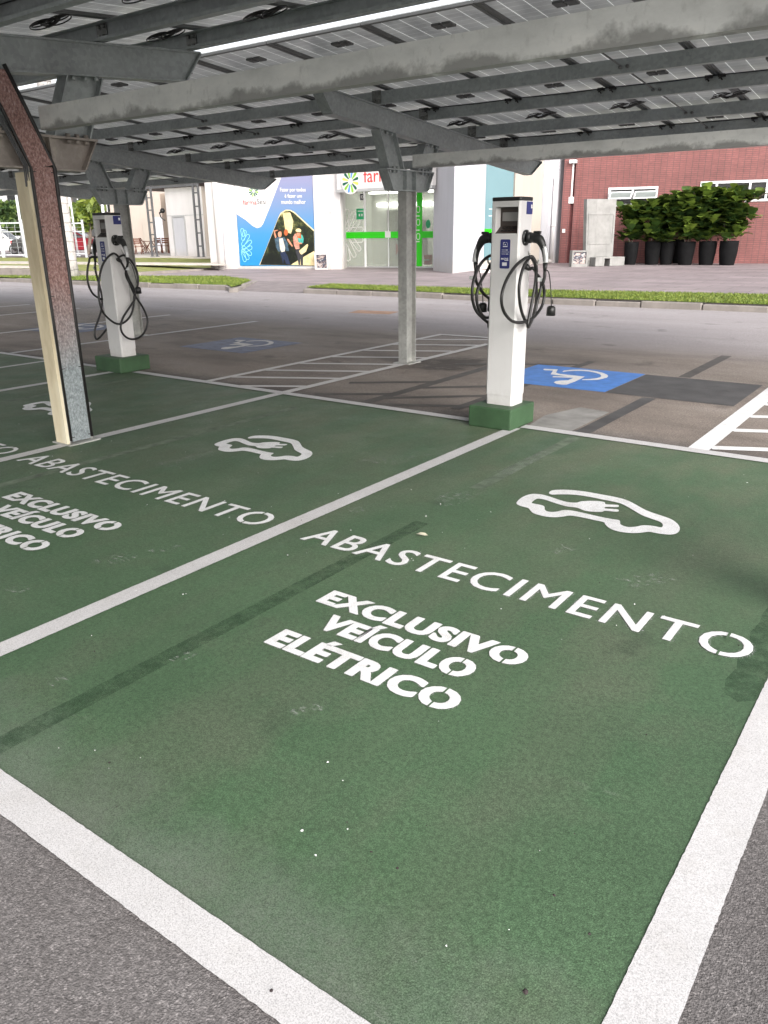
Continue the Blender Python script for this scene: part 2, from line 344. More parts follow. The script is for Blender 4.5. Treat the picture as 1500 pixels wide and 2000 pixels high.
def mk_muralblue():
    n = N('printed_blue'); o = n.xyz(); n.base(n.ramp(n.math('MULTIPLY', o[2], .25), [(.1, srgb(36, 122, 172)), (.33, srgb(60, 126, 172)), (.58, srgb(104, 128, 164)), (.8, srgb(126, 128, 158))])); n.set(Roughness=.3); return n.m
def mk_muralphoto():
    n = N('printed_foliage'); oz = n.xyz()[2]; f = n.math('ADD', n.noise(2.6, 8, .8), n.math('MULTIPLY', n.math('SUBTRACT', oz, 1.55), .10)); g = n.noise(14, 3, .7)
    c = n.ramp(f, [(.40, L(.004, .006, .004)), (.5, L(.016, .022, .009)), (.57, L(.07, .075, .022)), (.66, L(.36, .31, .13))])
    n.base(n.mix(.6, c, n.ramp(g, [(.3, .5), (.7, 1.6)]), 'MULTIPLY')); n.set(Roughness=.3); return n.m
def mk_graffiti():
    n = N('graffiti_panel'); f = n.noise(4.5, 4, .6, n.map((1, 1, 1.4)), .8)
    n.base(n.ramp(f, [(.38, L(.36, .34, .32)), (.46, L(.3, .22, .2)), (.5, L(.03, .03, .045)), (.57, L(.05, .06, .09)), (.6, L(.4, .38, .36))])); n.set(Roughness=.7); return n.m
def mk_concrete(name, c):
    n = N(name); c1 = n.ramp(n.noise(2.5, 6, .65), [(.3, tuple(x*.75 for x in c)+(1,)), (.7, tuple(x*1.15 for x in c)+(1,))])
    st = n.ramp(n.noise(2, 5, .7, n.map((3, 3, .4))), [(.55, 0.0), (.75, .5)]); n.base(n.mix(st, c1, tuple(x*.5 for x in c)+(1,)))
    n.set(Roughness=.85); n.bump(n.noise(50, 4), .25, .005); return n.m
def mk_bark(name, c, ring=0.0):
    n = N(name); o = n.xyz(); f = n.noise(9, 5, .7, n.map((1, 1, .5)))
    col = n.ramp(f, [(.3, tuple(x*.55 for x in c)+(1,)), (.7, tuple(x*1.2 for x in c)+(1,))])
    if ring:
        t = n.math('FRACT', n.math('ADD', n.math('MULTIPLY', o[2], 1/ring), n.math('MULTIPLY', n.noise(3, 3), .5)))
        col = n.mix(n.ramp(t, [(.0, .85), (.16, .0)]), col, L(.1, .09, .085))
    n.base(col); n.set(Roughness=.85); n.bump(f, .5, .02); return n.m

MT = {}
MT['asphalt'] = mk_asphalt(); MT['green'] = mk_green(); MT['white'] = mk_white(); MT['white_old'] = mk_white('worn_line_paint', .85, (.42, .375, .345)); MT['white_fresh'] = mk_white('fresh_stencil_paint', .45, (.76, .76, .765)); MT['spray'] = mk_spray()
MT['galv'] = mk_galv('galvanised_steel', (.345, .372, .372), .13, .25); MT['galv_bright'] = mk_galv('stained_bright_galvanising', (.56, .55, .52), .25, .15, .5, .75); MT['galv_post'] = mk_galv('pale_galvanised_post', (.37, .37, .35), .18, .2, .5, .45)
MT['galv_warm'] = mk_galv('warm_galvanising', (.33, .29, .26), .3, .3, .45, .4)
MT['redplate'] = mk_redplate(); MT['panel'] = mk_panel(); MT['alu'] = simple('dark_anodised_frame', L(.13, .133, .132), .4, .2); MT['jbox'] = simple('junction_box_plastic', L(.11), .5); MT['black'] = simple('black_plastic', L(.012), .42, 0, .2); MT['rubber'] = simple('black_cable_rubber', L(.014, .013, .013), .38, 0, .2)
n_ = N('white_powder_coat'); o_ = n_.xyz(); g_ = n_.math('ADD', n_.math('MULTIPLY', o_[2], 1.1), n_.math('MULTIPLY', n_.noise(14, 6, .7), .35))
c_ = n_.mix(n_.ramp(g_, [(.12, .45), (.3, 0.0)]), n_.ramp(n_.noise(3, 5, .6), [(.3, L(.62, .605, .60)), (.7, L(.665, .65, .645))]), L(.4, .37, .33)); c_ = n_.mix(n_.ramp(n_.noise(5, 6, .75, n_.map((4, 4, .5))), [(.56, 0.0), (.75, .22)]), c_, L(.42, .39, .36)); n_.base(c_); n_.set(Roughness=.3); MT['charger'] = n_.m
MT['charger_x'] = simple('powder_coat_trim', L(.78, .765, .76), .32, 0, .03, 2, .02, 300); MT['charger_in'] = simple('recess_plastic', L(.045, .032, .026), .35)
MT['screen'] = simple('screen_glass', L(.26, .25, .24), .12, 0, .35, 2, 0, 1, 1.0); MT['label_blue'] = simple('blue_label', srgb(38, 45, 110), .35, 0, .06); MT['print_white'] = simple('white_print', L(.75), .4, 0, .02)  # screen grey includes its reflection, painted as base colour
MT['plinth'] = simple('green_painted_concrete', L(.033, .076, .032), .6, 0, .25, 5, .25, 60); MT['brick'] = mk_brick(); MT['brick_dark'] = simple('dark_red_render', L(.12, .035, .035), .7, 0, .2)
MT['wall_white'] = mk_plaster('white_render', (.63, .605, .60)); MT['wall_cool'] = mk_plaster('cool_white_render', (.47, .47, .50)); MT['wall_beige'] = mk_plaster('beige_render', (.38, .335, .29)); MT['wall_peach'] = mk_plaster('peach_render', (.52, .41, .33)); MT['wall_far'] = mk_plaster('far_white_render', (.6, .6, .595)); MT['wall_dim'] = mk_plaster('dim_beige_render', (.40, .34, .295))
MT['paving'] = mk_paving(); MT['grass'] = mk_grass(); MT['kerb'] = mk_concrete('kerb_concrete', (.24, .215, .195)); MT['stone'] = mk_concrete('rough_stone', (.24, .21, .19)); MT['concrete'] = mk_concrete('pale_concrete', (.235, .23, .22))
MT['pathlight'] = mk_concrete('pale_path', (.5, .45, .4))
MT['fig'] = mk_leaf('fig_leaf', L(.011, .028, .010), L(.034, .074, .017), L(.2, .285, .045)); MT['leaf_dark'] = mk_leaf('tree_leaf', L(.02, .045, .015), L(.05, .095, .025), L(.14, .2, .05), gloss=.5); MT['leaf_lime'] = mk_leaf('lime_leaf', L(.05, .09, .02), L(.14, .2, .03), L(.3, .36, .06), gloss=.5)
MT['blade'] = mk_leaf('grass_blade', L(.07, .11, .018), L(.15, .22, .03), L(.32, .35, .08), gloss=.6)
MT['pot'] = simple('black_pot', L(.006, .006, .0065), .85, 0, .3, 4, .1, 30, .15); MT['soil'] = simple('soil', L(.04, .03, .02), .9)
MT['bark'] = mk_bark('grey_bark', (.2, .16, .13)); MT['palm'] = mk_bark('ringed_palm_bark', (.46, .43, .41), .3)
MT['glass'] = mk_glass('shop_glass', (.36, .37, .33), .42); MT['glass_dark'] = simple('dark_window_glass', L(.02, .021, .022), .08, 0, .2, 1, 0, 1, .8); MT['glass_blue'] = simple('pale_blue_film', srgb(102, 130, 136), .15, 0, .05, .5)
MT['frame'] = simple('white_window_frame', L(.72), .4, 0, .03); MT['alu_pale'] = simple('pale_aluminium', L(.5, .5, .5), .35, .5, .05); MT['bandgreen'] = simple('bright_green_vinyl', srgb(40, 190, 15), .3, 0, .03)
MT['signwhite'] = simple('sign_white', L(.62, .6, .59), .4, 0, .03); MT['red'] = simple('red_letter', srgb(215, 60, 60), .4, 0, .03); MT['pink'] = simple('pink_letter', srgb(190, 62, 62), .4, 0, .03); MT['ink'] = simple('dark_letter', L(.03, .03, .035), .4); MT['inkgrey'] = simple('grey_letter', L(.4, .4, .4), .4)
MT['petal_dark'] = simple('petal_dark_green', srgb(20, 85, 65), .4); MT['petal_lime'] = simple('petal_lime', srgb(125, 180, 50), .4); MT['petal_blue'] = simple('petal_blue', srgb(90, 140, 205), .4); MT['petal_yellow'] = simple('petal_yellow', srgb(225, 200, 90), .4)
MT['mural_blue'] = mk_muralblue(); MT['mural_photo'] = mk_muralphoto(); MT['graffiti'] = mk_graffiti(); MT['lineblue'] = simple('pale_blue_line', srgb(150, 215, 245), .4, 0, .03)
MT['skin'] = simple('printed_skin', srgb(185, 125, 98), .4, 0, .3, 9); MT['hair'] = simple('printed_hair', srgb(45, 28, 20), .4); MT['hair_red'] = simple('printed_auburn_hair', srgb(165, 85, 45), .4); MT['navy'] = simple('printed_denim', srgb(28, 38, 62), .4, 0, .25, 20); MT['shirt'] = simple('printed_shirt', srgb(190, 184, 172), .4, 0, .25, 9); MT['teal'] = simple('printed_teal', srgb(60, 150, 138), .4, 0, .35, 10); MT['jacket'] = simple('printed_jacket', srgb(58, 78, 92), .4, 0, .5, 10); MT['cream'] = simple('printed_cream', srgb(205, 186, 140), .4, 0, .25, 4); MT['floral'] = simple('printed_floral', srgb(185, 125, 108), .4, 0, .5, 14)
MT['roomwall'] = simple('shop_interior', L(.66, .67, .63), .7, 0, .05); MT['lamp'] = mk_emit('ceiling_lamp_glow', (1, .97, .92, 1), 6.0); MT['signgreen'] = simple('exit_sign_green', srgb(30, 150, 95), .4); MT['redbox'] = simple('red_plastic', srgb(200, 35, 35), .4)
MT['bluepaint'] = simple('blue_bay_paint', srgb(58, 116, 190), .6, 0, .18, 9, .3, 120); MT['bluedull'] = simple('dusty_blue_bay_paint', srgb(92, 98, 120), .65, 0, .3, 9, .3, 120); MT['whitedull'] = mk_white('dusty_symbol_paint', .5, (.6, .58, .57)); MT['blackout'] = simple('blackout_paint', L(.055, .053, .053), .65, 0, .35, 4, .3, 120); MT['blackout_thin'] = simple('faded_blackout_paint', L(.066, .058, .052), .7, 0, .3, 6, .3, 120); MT['greendark'] = simple('fresh_green_paint', L(.036, .078, .039), .55, 0, .2, 5, .4, 150); n_ = N('fresh_green_paint'); n_.base(L(.03, .068, .034)); n_.set(Roughness=.55); tr_ = n_.n('ShaderNodeBsdfTransparent'); mx_ = n_.n('ShaderNodeMixShader'); n_.l(n_.ramp(n_.noise(14, 5, .7), [(.35, .08), (.65, .5)]), mx_.inputs[0]); n_.l(tr_.outputs[0], mx_.inputs[1]); n_.l(n_.b.outputs[0], mx_.inputs[2]); n_.l(mx_.outputs[0], n_.out.inputs[0]); MT['greendark'] = n_.m; MT['greenfaint'] = simple('scuffed_green_paint', L(.092, .122, .082), .7, 0, .4, 12, .4, 150); MT['orange'] = simple('orange_road_stain', L(.33, .19, .12), .8, 0, .3, 5)
MT['car_white'] = simple('white_car_paint', L(.78), .2, 0, .02); MT['car_red'] = simple('dark_red_car_paint', L(.22, .012, .022), .22, 0, .05); MT['car_black'] = simple('black_car_paint', L(.012), .2, 0, .05); MT['tyre'] = simple('tyre_rubber', L(.018), .8); MT['rim'] = simple('alloy_rim', L(.55), .3, .7, .05); MT['tail'] = simple('red_tail_lamp', srgb(170, 20, 20), .2)
MT['wood'] = simple('red_brown_wood', L(.17, .06, .035), .5, 0, .25, 15); MT['steelgrey'] = simple('grey_steel_paint', L(.12, .12, .125), .45, .3, .15); MT['fencewire'] = simple('pale_fence_wire', L(.6, .62, .63), .4, .2, .05); MT['brownfac'] = simple('brown_facade', L(.12, .095, .08), .7, 0, .3, 1); MT['white_cord'] = simple('white_tag', L(.75), .5)

# ---------------------------------------------------------------- ground
def sheet(name, poly, z, mat, parent=None, kind=None, label=None):
    mb = MB(); mb.face([(p[0], p[1], z if len(p) < 3 else p[2]) for p in poly]); o = mb.build(name, mat, parent)
    n = o.data.polygons[0].normal
    if n.z < 0: o.data.flip_normals()
    if kind: o['kind'] = kind
    if label: o['label'] = label
    return o
def rect(x0, y0, x1, y1): return [(x0, y0), (x1, y0), (x1, y1), (x0, y1)]
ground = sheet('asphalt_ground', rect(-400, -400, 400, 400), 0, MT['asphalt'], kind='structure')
def paint(name, polys, z, mat, label=None):
    mb = MB(); z = z*.6
    for P in polys:
        P = [Vector((p[0], p[1], z)) for p in P]
        a = sum((P[i].x*P[(i+1) % len(P)].y-P[(i+1) % len(P)].x*P[i].y) for i in range(len(P)))
        mb.face(P if a > 0 else P[::-1])
    o = mb.build(name, mat, ground)
    if label: o['label'] = label
    return o
def ragged(x0, y0, x1, y1, w, j=.0011):
    d = Vector((x1-x0, y1-y0, 0)); Ln = d.length; d.normalize(); n = Vector((-d.y, d.x, 0)); k = max(2, int(Ln/.014)); rs = random.Random(int(abs(x0*977+y1*331)))
    A = []; B = []
    for i in range(k+1):
        p = Vector((x0, y0, 0))+d*(Ln*i/k); A.append(p+n*(w/2+rs.gauss(0, j*.6))); B.append(p-n*(w/2+rs.gauss(0, j*.6)))
    return [(p.x, p.y) for p in A+B[::-1]]
def strip(x0, y0, x1, y1, w):
    d = Vector((x1-x0, y1-y0, 0)).normalized(); n = Vector((-d.y, d.x, 0))*w/2
    return [(x0+n.x, y0+n.y), (x1+n.x, y1+n.y), (x1-n.x, y1-n.y), (x0-n.x, y0-n.y)]
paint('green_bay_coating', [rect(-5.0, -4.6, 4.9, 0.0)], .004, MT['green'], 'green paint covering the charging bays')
# blacked-out old markings and stains
paint('blacked_out_marking', [strip(2.985, .05, 2.985, 1.66, .12)], .003, MT['blackout'], 'black strip painted over an old bay line before the blue square')
paint('blacked_out_marking', [strip(2.94, 2.9, 2.94, 4.65, .12)], .003, MT['blackout_thin'], 'faded black strip painted over an old line behind the black square')
paint('blacked_out_marking', [rect(2.56, 1.69, 3.70, 2.86)], .0035, MT['blackout'], 'black painted square beside the bright blue square')
for i, q in enumerate([strip(.93, .06, .93, 2.6, .12), strip(.3, .15, .9, .55, .1), strip(.95, .35, 1.75, 1.0, .1), strip(.95, .95, 1.7, 1.55, .1), strip(.2, .8, .9, 1.3, .1), strip(1.1, .1, 2.1, .62, .1), strip(1.75, .3, 1.75, 3.4, .1), strip(.5, 2.4, 1.7, 3.1, .1)]):
    paint('blacked_out_marking', [q], .0022+.0003*i, MT['blackout_thin'])
paint('bare_patch', [[(2.55, .06), (2.9, .06), (2.9, .9), (2.62, .95), (2.5, .5)]], .002, simple('pale_worn_asphalt', L(.235, .228, .218), .8, 0, .25, 6, .5, 150))
paint('orange_stain', [[gp(700, 606)[:2], gp(780, 609)[:2], gp(760, 614)[:2], gp(680, 611)[:2]]], .003, MT['orange'])
paint('overpainted_strip', [strip(3.05, -4.58, 3.05, -2.2, .085)], .0055, MT['greendark'], 'dark green strip of fresh paint over an old line')
paint('overpainted_strip', [strip(3.0, -1.55, 3.0, -.05, .085)], .0055, MT['greenfaint'], 'pale scuffed strip over an old line at the back of the nearest bay')
paint('overpainted_strip', [strip(-1.9, -2.4, -1.9, -.35, .085)], .0055, MT['greenfaint'])
paint('overpainted_strip', [strip(.55, -4.4, .55, -.4, .08)], .0055, MT['greenfaint'])
paint('overpainted_patch', [[(4.745, -2.2), (4.845, -2.2), (4.845, -2.98), (4.80, -3.02), (4.752, -2.99), (4.735, -2.9), (4.748, -2.8), (4.73, -2.7), (4.742, -2.58), (4.728, -2.5), (4.74, -2.4), (4.733, -2.3)]], .0058, MT['greendark'])
# lines of the charging bays
WL = MT['white']
for X in (-2.46, 0.0, 2.5): paint('bay_line', [ragged(X, -4.62, X, -.05 if X == 2.5 else 0.0, .1)], .009, WL)
paint('bay_line', [ragged(4.909, -4.69, 4.909, 0.03, .118)], .009, WL, 'wide white line along the right edge of the nearest bay')
paint('bay_line', [ragged(-3.86, -4.6, -3.86, 0, .08)], .009, WL)
paint('bay_end_line', [ragged(-14.0, -4.63, 4.85, -4.63, .1)], .0125, WL, 'white line across the near end of the bays')
paint('bay_end_line', [ragged(-5.1, .03, -2.70, .03, .09), ragged(-2.24, .03, 2.15, .0, .1), ragged(2.53, .03, 9.0, .02, .105)], .0125, WL, 'white line between the green bays and the asphalt bays')
# hatched aisles
paint('hatched_aisle', [ragged(-1.1, .05, -1.1, 4.66, .09), ragged(0, .05, 0, 4.1, .1)], .009, MT['whitedull'], 'border of the hatched aisle behind the left charging bay')
paint('hatched_aisle', [ragged(-1.14, 4.64, -.1, 4.68, .09)], .0115, MT['whitedull'])
for k, y0 in enumerate((.41, .93, 1.5, 2.1, 2.75, 3.4, 4.05)): paint('hatch_bar', [ragged(-1.07, y0-.02, -.04, y0+.52, .085)], .006, MT['whitedull'])
paint('hatch_bar', [ragged(-.62, .06, -.04, .4, .085)], .006, MT['whitedull'])
WF = MT['white_fresh']
paint('hatched_aisle', [ragged(3.84, .07, 3.84, 4.7, .14), ragged(5.3, .07, 5.3, 4.7, .12)], .009, WF, 'bright white border of the hatched aisle on the right')
for y0 in (.25, .86, 1.42, 1.98, 2.55, 3.1): paint('hatch_bar', [ragged(3.9, y0-.07, 5.25, y0+.56, .1)], .006, WF)
# far bays on the left
for X, y0, y1 in ((-4.9, .1, 4.6), (-7.2, .1, 4.6), (-10.1, 0, 4.6), (-12.0, 0, 4.6), (-14.2, 0, 4.6)): paint('bay_line', [strip(X, y0, X+.05, y1, .1)], .009, MT['whitedull'] if X != -4.9 else MT['white'])
paint('bay_end_line', [strip(-15, .1, -5.2, .06, .09)], .0125, MT['whitedull'])
#paint('road_line', [strip(-9, 9.0, -1.0, 8.6, .1)], .004, MT['white_old'])
# wheelchair squares
WCH = [[(255,140),(268,132),(435,140),(412,178),(445,192),(765,228),(700,262),(640,290),(590,308),(545,326),(490,327),(420,318),(383,298),(410,283),(470,275),(560,272),(625,243),(372,236),(370,226),(388,221),(560,226),(345,200),(375,155),(275,150)],
       [(490,165),(510,153),(600,143),(700,142),(800,147),(900,162),(980,180),(1035,205),(1050,220),(1035,240),(980,255),(920,268),(830,270),(725,270),(740,260),(830,256),(900,248),(950,235),(965,220),(950,200),(900,182),(820,165),(730,158),(630,158),(560,162),(500,172)]]
wch = [[gp(1020+a/6.25, 700+b/6.25) for a, b in P] for P in WCH]
def square(dx, mb, mw, label):
    s = paint('accessible_bay_square', [rect(1.32+dx, 1.70, 2.55+dx, 2.87)], .0045, mb, label)
    paint('wheelchair_symbol', [[(p.x+dx, p.y) for p in P] for P in wch], .0085, mw)
square(0, MT['bluepaint'], MT['white_fresh'], 'bright blue square with a white wheelchair symbol')
square(-4.80, MT['bluedull'], MT['whitedull'], 'dusty blue square with a white wheelchair symbol')
square(-8.7, MT['bluedull'], MT['whitedull'], 'far dusty blue square with a white wheelchair symbol')
#square(-10.9, MT['bluedull'], MT['whitedull'], None)
# electric car symbols
CARP = [(318,105),(335,90),(370,82),(450,80),(540,85),(640,97),(740,115),(850,135),(940,155),(1000,175),(1060,205),(1130,245),(1200,275),(1290,305),(1360,330),(1410,360),(1440,395),(1442,430),(1420,455),(1370,467),(1290,462),(1230,452),(1180,443),(1120,450),(1050,455),(960,448),(880,430),(830,405),(800,375),(790,360),(700,340),(600,318),(500,303),(440,312),(370,318),(300,313),(230,298),(180,280),(155,255),(140,238),(90,225),(55,212),(38,195),(60,165),(100,138),(150,120),(200,116),(260,122),(320,138),(400,165),(470,185),(540,192),(570,188),(600,180),(680,176),(760,180),(800,190),(808,205),(900,210),(920,218),(905,230),(810,228),(805,242),(900,248),(918,258),(905,270),(800,262),(780,270),(720,272),(650,265),(610,255),(560,235),(480,225),(420,210),(340,185),(280,165),(215,158),(170,190),(190,200),(250,212),(278,225),(282,250),(300,265),(340,272),(390,268),(440,256),(500,258),(580,272),(700,300),(800,322),(870,335),(925,345),(932,375),(955,390),(1000,402),(1060,400),(1120,388),(1170,388),(1230,395),(1280,405),(1298,395),(1295,375),(1270,355),(1200,330),(1120,300),(1060,265),(1000,230),(940,200),(860,180),(760,160),(660,140),(560,125),(470,120),(400,120),(350,122),(325,115)]
carw = [gp(1000+a/4.412, 940+b/4.412) for a, b in CARP]
def smooth2(P): return [(p.x, p.y) for p in catmull([Vector((q[0], q[1], 0)) for q in P], 3, True)]
carp = [(p.x, p.y) for p in carw]
def car_symbol(dx, dy, sx=1.0, label=None):
    paint('electric_car_symbol', [smooth2([(3.75+(x-3.75)*sx+dx, y+dy) for x, y in carp])], .0088, WF, label)
car_symbol(0, 0, 1, 'white electric car with plug symbol painted in the nearest bay')
car_symbol(-2.44, -.03, .94, 'white electric car with plug symbol painted in the second bay')
car_symbol(-4.96, -.03, .9, 'white electric car with plug symbol painted beyond the near post')
# stencilled lettering
def ground_text(body, x0, x1, y0, y1, bold, z=.0088, spacing=1.0, accent=False, slit=True, skew=0.0, tilt=0.0, shift=0.0, spray=.028):
    z = z*.6; V, F, b = text_mesh(body, bold, spacing)
    cap = text_mesh('EH' , bold, spacing)[2]; cb = (b[0], b[1], cap[2], cap[3])
    pl = lambda u, v, z=z: Vector((x0+(x1-x0)*u+skew*v*(y1-y0), y0+(y1-y0)*v+tilt*u, z))
    mb = MB(); hx = shift*(y1-y0)
    for q in range(7 if shift else 1):
        ox, oy = (hx*math.cos(q*1.047), hx*.7*math.sin(q*1.047)) if q else (0, 0)
        add_text(mb, body, lambda u, v: pl(u, v, z+.0003*q)+Vector((ox, oy, 0)), bold, spacing, cb)
    mb.cur = 1
    for q in range(7):
        ox, oy = .075*(y1-y0)*math.cos(q*.898), .06*(y1-y0)*math.sin(q*.898)
        add_text(mb, body, lambda u, v: pl(u, v, z-.0016+.00012*q)+Vector((ox, oy, 0)), bold, spacing, cb)
    if slit and body[-1] == 'O':
        a = text_mesh(body[:-1], bold, spacing)[2]; xa = (a[1]-cb[0])/(cb[1]-cb[0]); xm = (xa+1)/2+.004; ww = .0045 if len(body) < 10 else .0022; mb.cur = 2
        for v0, v1 in ((-.06, .3), (.7, 1.06)): mb.face([pl(xm-ww, v0, z+.0035), pl(xm+ww, v0, z+.0035), pl(xm+ww, v1, z+.0035), pl(xm-ww, v1, z+.0035)])
    o = mb.build('bay_lettering', [WF, MT['spray'], MT['green']], ground)
    return o
def lettering(x, k, sx):
    o = ground_text('ABASTECIMENTO', x[0], x[1], -2.745+k, -2.56+k, .0, spacing=1.12, shift=.018, spray=0); o['label'] = 'painted word ABASTECIMENTO in thin capitals'
    for body, (a, b), y0, y1 in (('EXCLUSIVO', x[2], -3.236, -3.115), ('VEÍCULO', x[3], -3.41, -3.29), ('ELÉTRICO', x[4], -3.61, -3.49)):
        ground_text(body, a, b, y0+k, y1+k, .036, spacing=1.10, shift=.04)
lettering(((2.68, 4.765), None, None) and (2.68, 4.765, (3.205, 4.125), (3.345, 4.01), (3.27, 4.068)), 0, 1)
lettering((.10, 2.375, (.79, 1.785), (.95, 1.71), (.87, 1.72)), 0, 1)
lettering((-2.36, -.13, (-1.7, -.7), (-1.5, -.8), (-1.6, -.8)), 0, 1)

def scuff(pts):
    P = [gp(x, y) for x, y in pts]; paint('pale_scuff', [[(p.x, p.y) for p in P]], .0062, MT['scuff'])
n_ = N('pale_scuff_mark'); n_.base(L(.42, .44, .41)); n_.set(Roughness=.8); tr_ = n_.n('ShaderNodeBsdfTransparent'); mx_ = n_.n('ShaderNodeMixShader'); n_.l(n_.ramp(n_.noise(38, 6, .78, n_.map((.5, 1.6, 1))), [(.53, 0.0), (.68, .6)]), mx_.inputs[0]); n_.l(tr_.outputs[0], mx_.inputs[1]); n_.l(n_.b.outputs[0], mx_.inputs[2]); n_.l(mx_.outputs[0], n_.out.inputs[0]); MT['scuff'] = n_.m
for q_ in ([(160, 1102), (200, 1090), (245, 1080), (275, 1086), (250, 1098), (205, 1106)], [(280, 1078), (330, 1068), (365, 1064), (350, 1074), (300, 1082)], [(680, 992), (705, 990), (712, 1000), (686, 1003)], [(838, 975), (880, 960), (950, 958), (905, 985), (860, 990)], [(0, 1155), (40, 1145), (62, 1152), (20, 1166)], [(90, 1335), (120, 1320), (140, 1328), (110, 1345)], [(1060, 1075), (1110, 1066), (1140, 1072), (1090, 1084)], [(330, 1290), (370, 1272), (385, 1280), (350, 1297)], [(960, 925), (1060, 880), (1075, 886), (985, 935)], [(560, 1390), (640, 1370), (655, 1382), (580, 1404)], [(1200, 1130), (1290, 1120), (1330, 1135), (1230, 1150)], [(300, 905), (420, 880), (440, 886), (330, 915)], [(700, 900), (800, 880), (850, 890), (760, 912)]): scuff(q_)
# loose grit and one dry leaf on the paint
mb = MB()
for k in range(230):
    x = random.uniform(-1.5, 5.4); y = random.uniform(-5.0, -.3); s = random.choice([.002, .0025, .003, .004]); a = random.uniform(0, 3)
    mb.cur = 0 if random.random() < .6 else 1
    P = [Vector((x+s*math.cos(a+q*2.09)*random.uniform(.7, 1.3), y+s*math.sin(a+q*2.09)*random.uniform(.7, 1.3), .0095)) for q in range(3)]
    T = Vector((x, y, .0095+s*.9)); mb.mesh(P+[T], [(0, 1, 3), (1, 2, 3), (2, 0, 3)])
for gx_, gy_ in ((725, 1672), (1082, 1757), (1025, 1946), (1150, 1833), (776, 1704), (215, 1497), (590, 1630), (530, 1944)):
    p = gp(gx_, gy_); mb.cur = 0 if gx_ == 590 else 1; s = .0045 if gx_ != 1025 else .008; P = [Vector((p.x+s*math.cos(q*1.05)*random.uniform(.6, 1.2), p.y+s*math.sin(q*1.05)*random.uniform(.6, 1.2), .0135)) for q in range(6)]; T = Vector((p.x, p.y, .0135+s*.6)); mb.mesh(P+[T], [(q, (q+1) % 6, 6) for q in range(6)])
o = mb.build('ground_grit', [simple('pale_grit', L(.6), .8), simple('dark_grit', L(.03, .02, .02), .8)]); setp(o, 'scattered pale and dark grit on the painted bays', 'grit', kind='stuff')
mb = MB(); c = gp(824, 1049); q = [Vector((c.x+a*.032-b*.01, c.y+b*.02+a*.006, .012+h)) for a, b, h in ((-1, 0, 0), (-.4, .7, .006), (.5, .6, .009), (1, .1, .002), (.5, -.6, .004), (-.4, -.7, .007))]
mb.face(q); o = mb.build('dry_leaf', simple('dry_leaf', L(.5, .47, .36), .7)); setp(o, 'small pale dry leaf lying above the word on the nearest green bay', 'leaf')

# ---------------------------------------------------------------- kerbs, verge, pavement
ZP = .12
kl = [gp(x, y) for x, y in ((-260, 540), (-60, 548), (0, 550), (290, 562), (440, 567))]
kr = [gp(x, y) for x, y in ((592, 572.5), (800, 581), (1000, 591), (1250, 601), (1500, 611), (1800, 622))]
kr.append(kr[-1]+Vector((30, 1.5, 0))); kl.insert(0, kl[0]+Vector((-60, -2, 0)))
far = 120
kfl = [gp(x, y, ZP) for x, y in ((455, 562), (480, 556), (505, 548))]     # kerb turning in at the drive
pv = [(p.x, p.y+.12) for p in kl]+[(p.x, p.y) for p in kfl]
drive_l = kl[-1]; drive_r = kr[0]
# pavement: raised sheet, with a dropped ramp at the drive
back = 260
P1 = [(p.x, p.y+.1, ZP) for p in kl]+[(kfl[-1].x, kfl[-1].y, ZP), (kfl[-1].x+.3, back, ZP), (-300, back, ZP), (-300, kl[0].y, ZP)]
rr0 = gp(640, 555, ZP)
P2 = [(kfl[-1].x, kfl[-1].y, ZP), (rr0.x, rr0.y, ZP), (rr0.x, back, ZP), (kfl[-1].x+.3, back, ZP)]
P3 = [(p.x, p.y+.1, ZP) for p in kr]+[(200, kr[-1].y, ZP), (200, back, ZP), (rr0.x, back, ZP), (rr0.x, rr0.y, ZP)]
for P in (P1, P2, P3): sheet('pavement', P, ZP, MT['paving'], kind='structure')
sheet('drive_ramp', [(drive_l.x, drive_l.y-.05, .005), (drive_r.x, drive_r.y-.05, .005), (rr0.x, rr0.y, ZP), (kfl[-1].x, kfl[-1].y, ZP)], 0, mk_concrete('drive_concrete', (.2, .17, .17)), kind='structure')
def kerb(pts, h=.13, wdt=.14):
    mb = MB()
    for a, b in zip(pts[:-1], pts[1:]):
        d = (b-a); Ln = Vector((d.x, d.y, 0)).length; u = Vector((d.x, d.y, 0)).normalized(); n = Vector((-u.y, u.x, 0)); k = max(1, round(Ln/1.0))
        for i in range(k):
            s0 = Ln*i/k+.008; s1 = Ln*(i+1)/k-.008; j = random.uniform(-.02, .02); hz = h+random.uniform(-.03, .012)
            mb.obox(Vector((a.x, a.y, -.02))+u*s0+n*j, u*(s1-s0), n*wdt, Vector((0, 0, hz+.02)))
    o = mb.build('kerb', MT['kerb'], bevel=.02); o['kind'] = 'structure'
kerb(kl); kerb([Vector((p.x, p.y, 0)) for p in [kl[-1]]+kfl]); kerb(kr); kerb([Vector((p.x, p.y, 0)) for p in [kr[0], gp(612, 563, ZP), rr0]])
def in_poly(x, y, P):
    c = False; n = len(P)
    for i in range(n):
        x1, y1 = P[i][:2]; x2, y2 = P[i-1][:2]
        if (y1 > y) != (y2 > y) and x < (x2-x1)*(y-y1)/(y2-y1)+x1: c = not c
    return c
